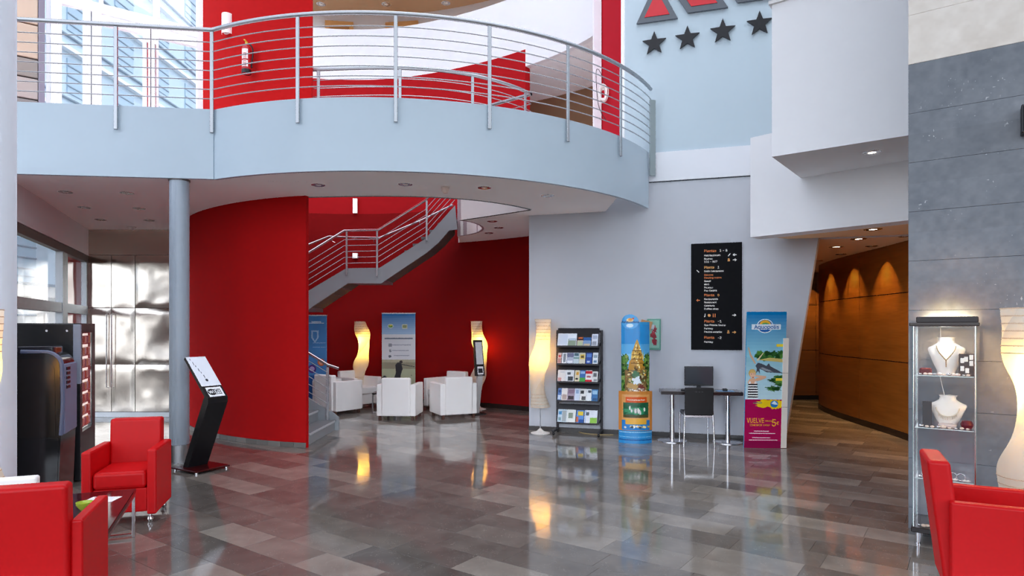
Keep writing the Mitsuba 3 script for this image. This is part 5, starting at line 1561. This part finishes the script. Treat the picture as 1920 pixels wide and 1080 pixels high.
solo('cord_necklace', 'white looped cord on a stand in the lowest compartment', 'cord', [tube(loops, .0035, 6, True), tube([(.20, .07, .137), (.20, .065, .24)], .004, 6), lathe([(0, 0), (.03, 0), (.03, .004), (0, .004)], 16).apply_transform(move(.20, .07, .1355))], 'satin', '#dedede', True, MK)
t = solo('case_cable', 'thin white lamp cable running down inside the display case', 'cable', tube(spline([(.16, KD - .02, 1.66), (.158, KD - .02, 1.45), (.162, KD - .02, 1.25), (.19, KD - .02, 1.1), (.17, KD - .02, .95)], 30), .003, 6), 'satin', '#e6e0d6', True, MK)

# ------------------------------------------------------------------ black wall box at the right edge of the stone wall
s = (lambda k: (k * STONE_A[1] - STONE_A[0]) / (GU[0] - k * GU[1]))((1913 - 960) / F)
t = thing('wall_speaker', 'black box speaker on the grey stone wall at the right edge', 'speaker')
sp_ = part(t, 'body', cbox(s, s + .16, 3.10, 3.31, .004, .13, .006), 'satin', '#15151a', False, MS)
part(sp_, 'grille', cbox(s + .012, s + .148, 3.112, 3.298, .13, .136, .003), 'matte', '#0c0c0f', False, MS)

# ------------------------------------------------------------------ upper red wall: extinguisher and lamp shell
w0 = at_px(DUP, 462)
t = thing('fire_extinguisher', 'red fire extinguisher with a white label hanging on the upper red wall', 'fire extinguisher')
yx = w0[1] - .17
zb_ = EYE + (HOR - 138) / F * yx
X0 = (462 - 960) / F * yx
cy_ = part(t, 'cylinder', lathe([(0, 0), (.055, 0), (.062, .012), (.062, .33), (.052, .37), (.026, .395), (.020, .41), (0, .41)], 28), 'satin', (.42, .01, .015), 40, move(X0, yx, zb_))
part(t, 'foot_ring', lathe([(.056, -.006), (.064, -.004), (.064, .05), (.0625, .05)], 28), 'satin', '#17171a', 30, move(X0, yx, zb_), label='black foot')
th = np.linspace(-2.3, -.85, 12)
for z0, z1 in ((.08, .17), (.19, .33)):
    v = np.vstack([np.c_[X0 + .0635 * np.cos(th), yx + .0635 * np.sin(th), np.full(12, zb_ + z)] for z in (z0, z1)])
    f = [[i, i + 1, 12 + i + 1, 12 + i] for i in range(11)]
    lp_ = part(cy_, 'label_panel', (v, np.array(f)), 'print', '#e8e2e2', True, label='white instruction label')
    prints(cy_, 'label_print', lambda u, v_, o, X0=X0, yx=yx, zb_=zb_: np.stack([X0 + (.0635 + o) * np.cos(u), yx + (.0635 + o) * np.sin(u), zb_ + v_], -1), [(rect(-2.0, -1.2, z0 + .012 + .028 * k, z0 + .022 + .028 * k), '#a83038') for k in range(3)], .0008, div=.1)
part(t, 'valve', [lathe([(0, .40), (.018, .40), (.018, .44), (0, .44)], 16).apply_transform(move(X0, yx, zb_)), cbox(X0 - .012, X0 + .012, yx - .07, yx + .03, zb_ + .44, zb_ + .455, .003)], 'satin', '#d8b84a', 30, label='brass valve and lever')
part(t, 'hose', tube(spline([(X0 + .02, yx, zb_ + .42), (X0 + .075, yx - .01, zb_ + .38), (X0 + .085, yx, zb_ + .22), (X0 + .075, yx, zb_ + .08)], 20), .010, 8), 'satin', '#1a1a1c')
part(t, 'bracket', cbox(X0 - .02, X0 + .02, yx + .05, yx + .145, zb_ + .33, zb_ + .36, .003), 'satin', '#777777', False)
w0 = at_px(DUP, 428)
t = thing('wall_sconce', 'white curved shell lamp on the upper red wall left of the extinguisher', 'wall lamp')
yx = w0[1] - .02
X0, zt_, zb_ = (427 - 960) / F * yx, EYE + (HOR - 28) / F * yx, EYE + (HOR - 68) / F * yx
th = np.linspace(math.pi * 1.02, math.pi * 1.98, 16)
outer_ = np.c_[X0 + .082 * np.cos(th), yx + .09 * np.sin(th)]
part(t, 'shell', ribbon(outer_, zb_ + .02, zt_, .006), 'satin', '#f2f0ee', 40)
part(t, 'back_plate', cbox(X0 - .06, X0 + .06, yx - .012, yx + .035, zb_ + .04, zt_ - .03, .003), 'satin', '#dddddd', False)
# hanging cable bundle on the red return wall
c = seen(1131, 180, 10.72)
t = thing('cable_bundle', 'white coiled cable bundle hanging on the narrow red wall', 'cable bundle')
nrm = np.array([-.75, -.66])
rg = random.Random(31)
for k in range(14):
    rx, rz, ox, oz, tw_ = .045 + .03 * rg.random(), .09 + .05 * rg.random(), .03 * (rg.random() - .5), .04 * (rg.random() - .5), 6.28 * rg.random()
    pts = [(c[0] - .02 + ox + rx * math.cos(a), c[1] - .05 - .006 * k - .02 * math.cos(a), c[2] + oz + rz * math.sin(a) + .012 * math.sin(3 * a + tw_)) for a in np.linspace(0, 2 * math.pi, 25)[:-1]]
    part(t, 'loop', tube(pts, .0085, 6, True), 'satin', '#f6f2ec', True)
part(t, 'tail', tube(spline([(c[0], c[1] - .05, c[2] + .1), (c[0] - .02, c[1] - .05, c[2] + .3), (c[0] - .10, c[1] - .08, c[2] + .42), (c[0] - .12, c[1] - .08, c[2] + .1), (c[0] - .08, c[1] - .06, c[2] - .2), (c[0] + .05, c[1] - .08, c[2] - .45)], 40), .005, 6), 'satin', '#3a3034', True)

# ------------------------------------------------------------------ outside: pale buildings across the street
t = thing('street_building', 'pale building across the street seen through the glazing', 'building')
part(t, 'lower_wall', plain(-24, -22, 0, 62, -.3, 3.6), 'matte', '#f2ede4', False)
part(t, 'upper_wall', plain(-24, -22, 0, 62, 3.6, 36.0), 'matte', '#b4c6d3', False)
for k in range(10):
    z = .9 + 3.1 * k
    part(t, 'ledge', plain(-22, -21.7, 0, 62, z + 2.0, z + 2.18), 'matte', '#dfe6ec' if k else '#b9b4aa', False)
    part(t, 'ledge', plain(-22, -21.85, 0, 62, z - .35, z - .28), 'matte', '#7d8c98' if k else '#a8a296', False)
    for j_ in range(15):
        y = 1.2 + 3.8 * j_
        f_ = part(t, 'window', plain(-22.0, -21.94, y, y + 1.7, z, z + 1.7), 'satin', '#8fa9bb' if k else '#cfd2cf', False)
        for q_ in range(3):
            part(f_, 'louver', plain(-21.95, -21.9, y, y + 1.7, z + .3 + .5 * q_, z + .36 + .5 * q_), 'satin', '#6f8494', False)
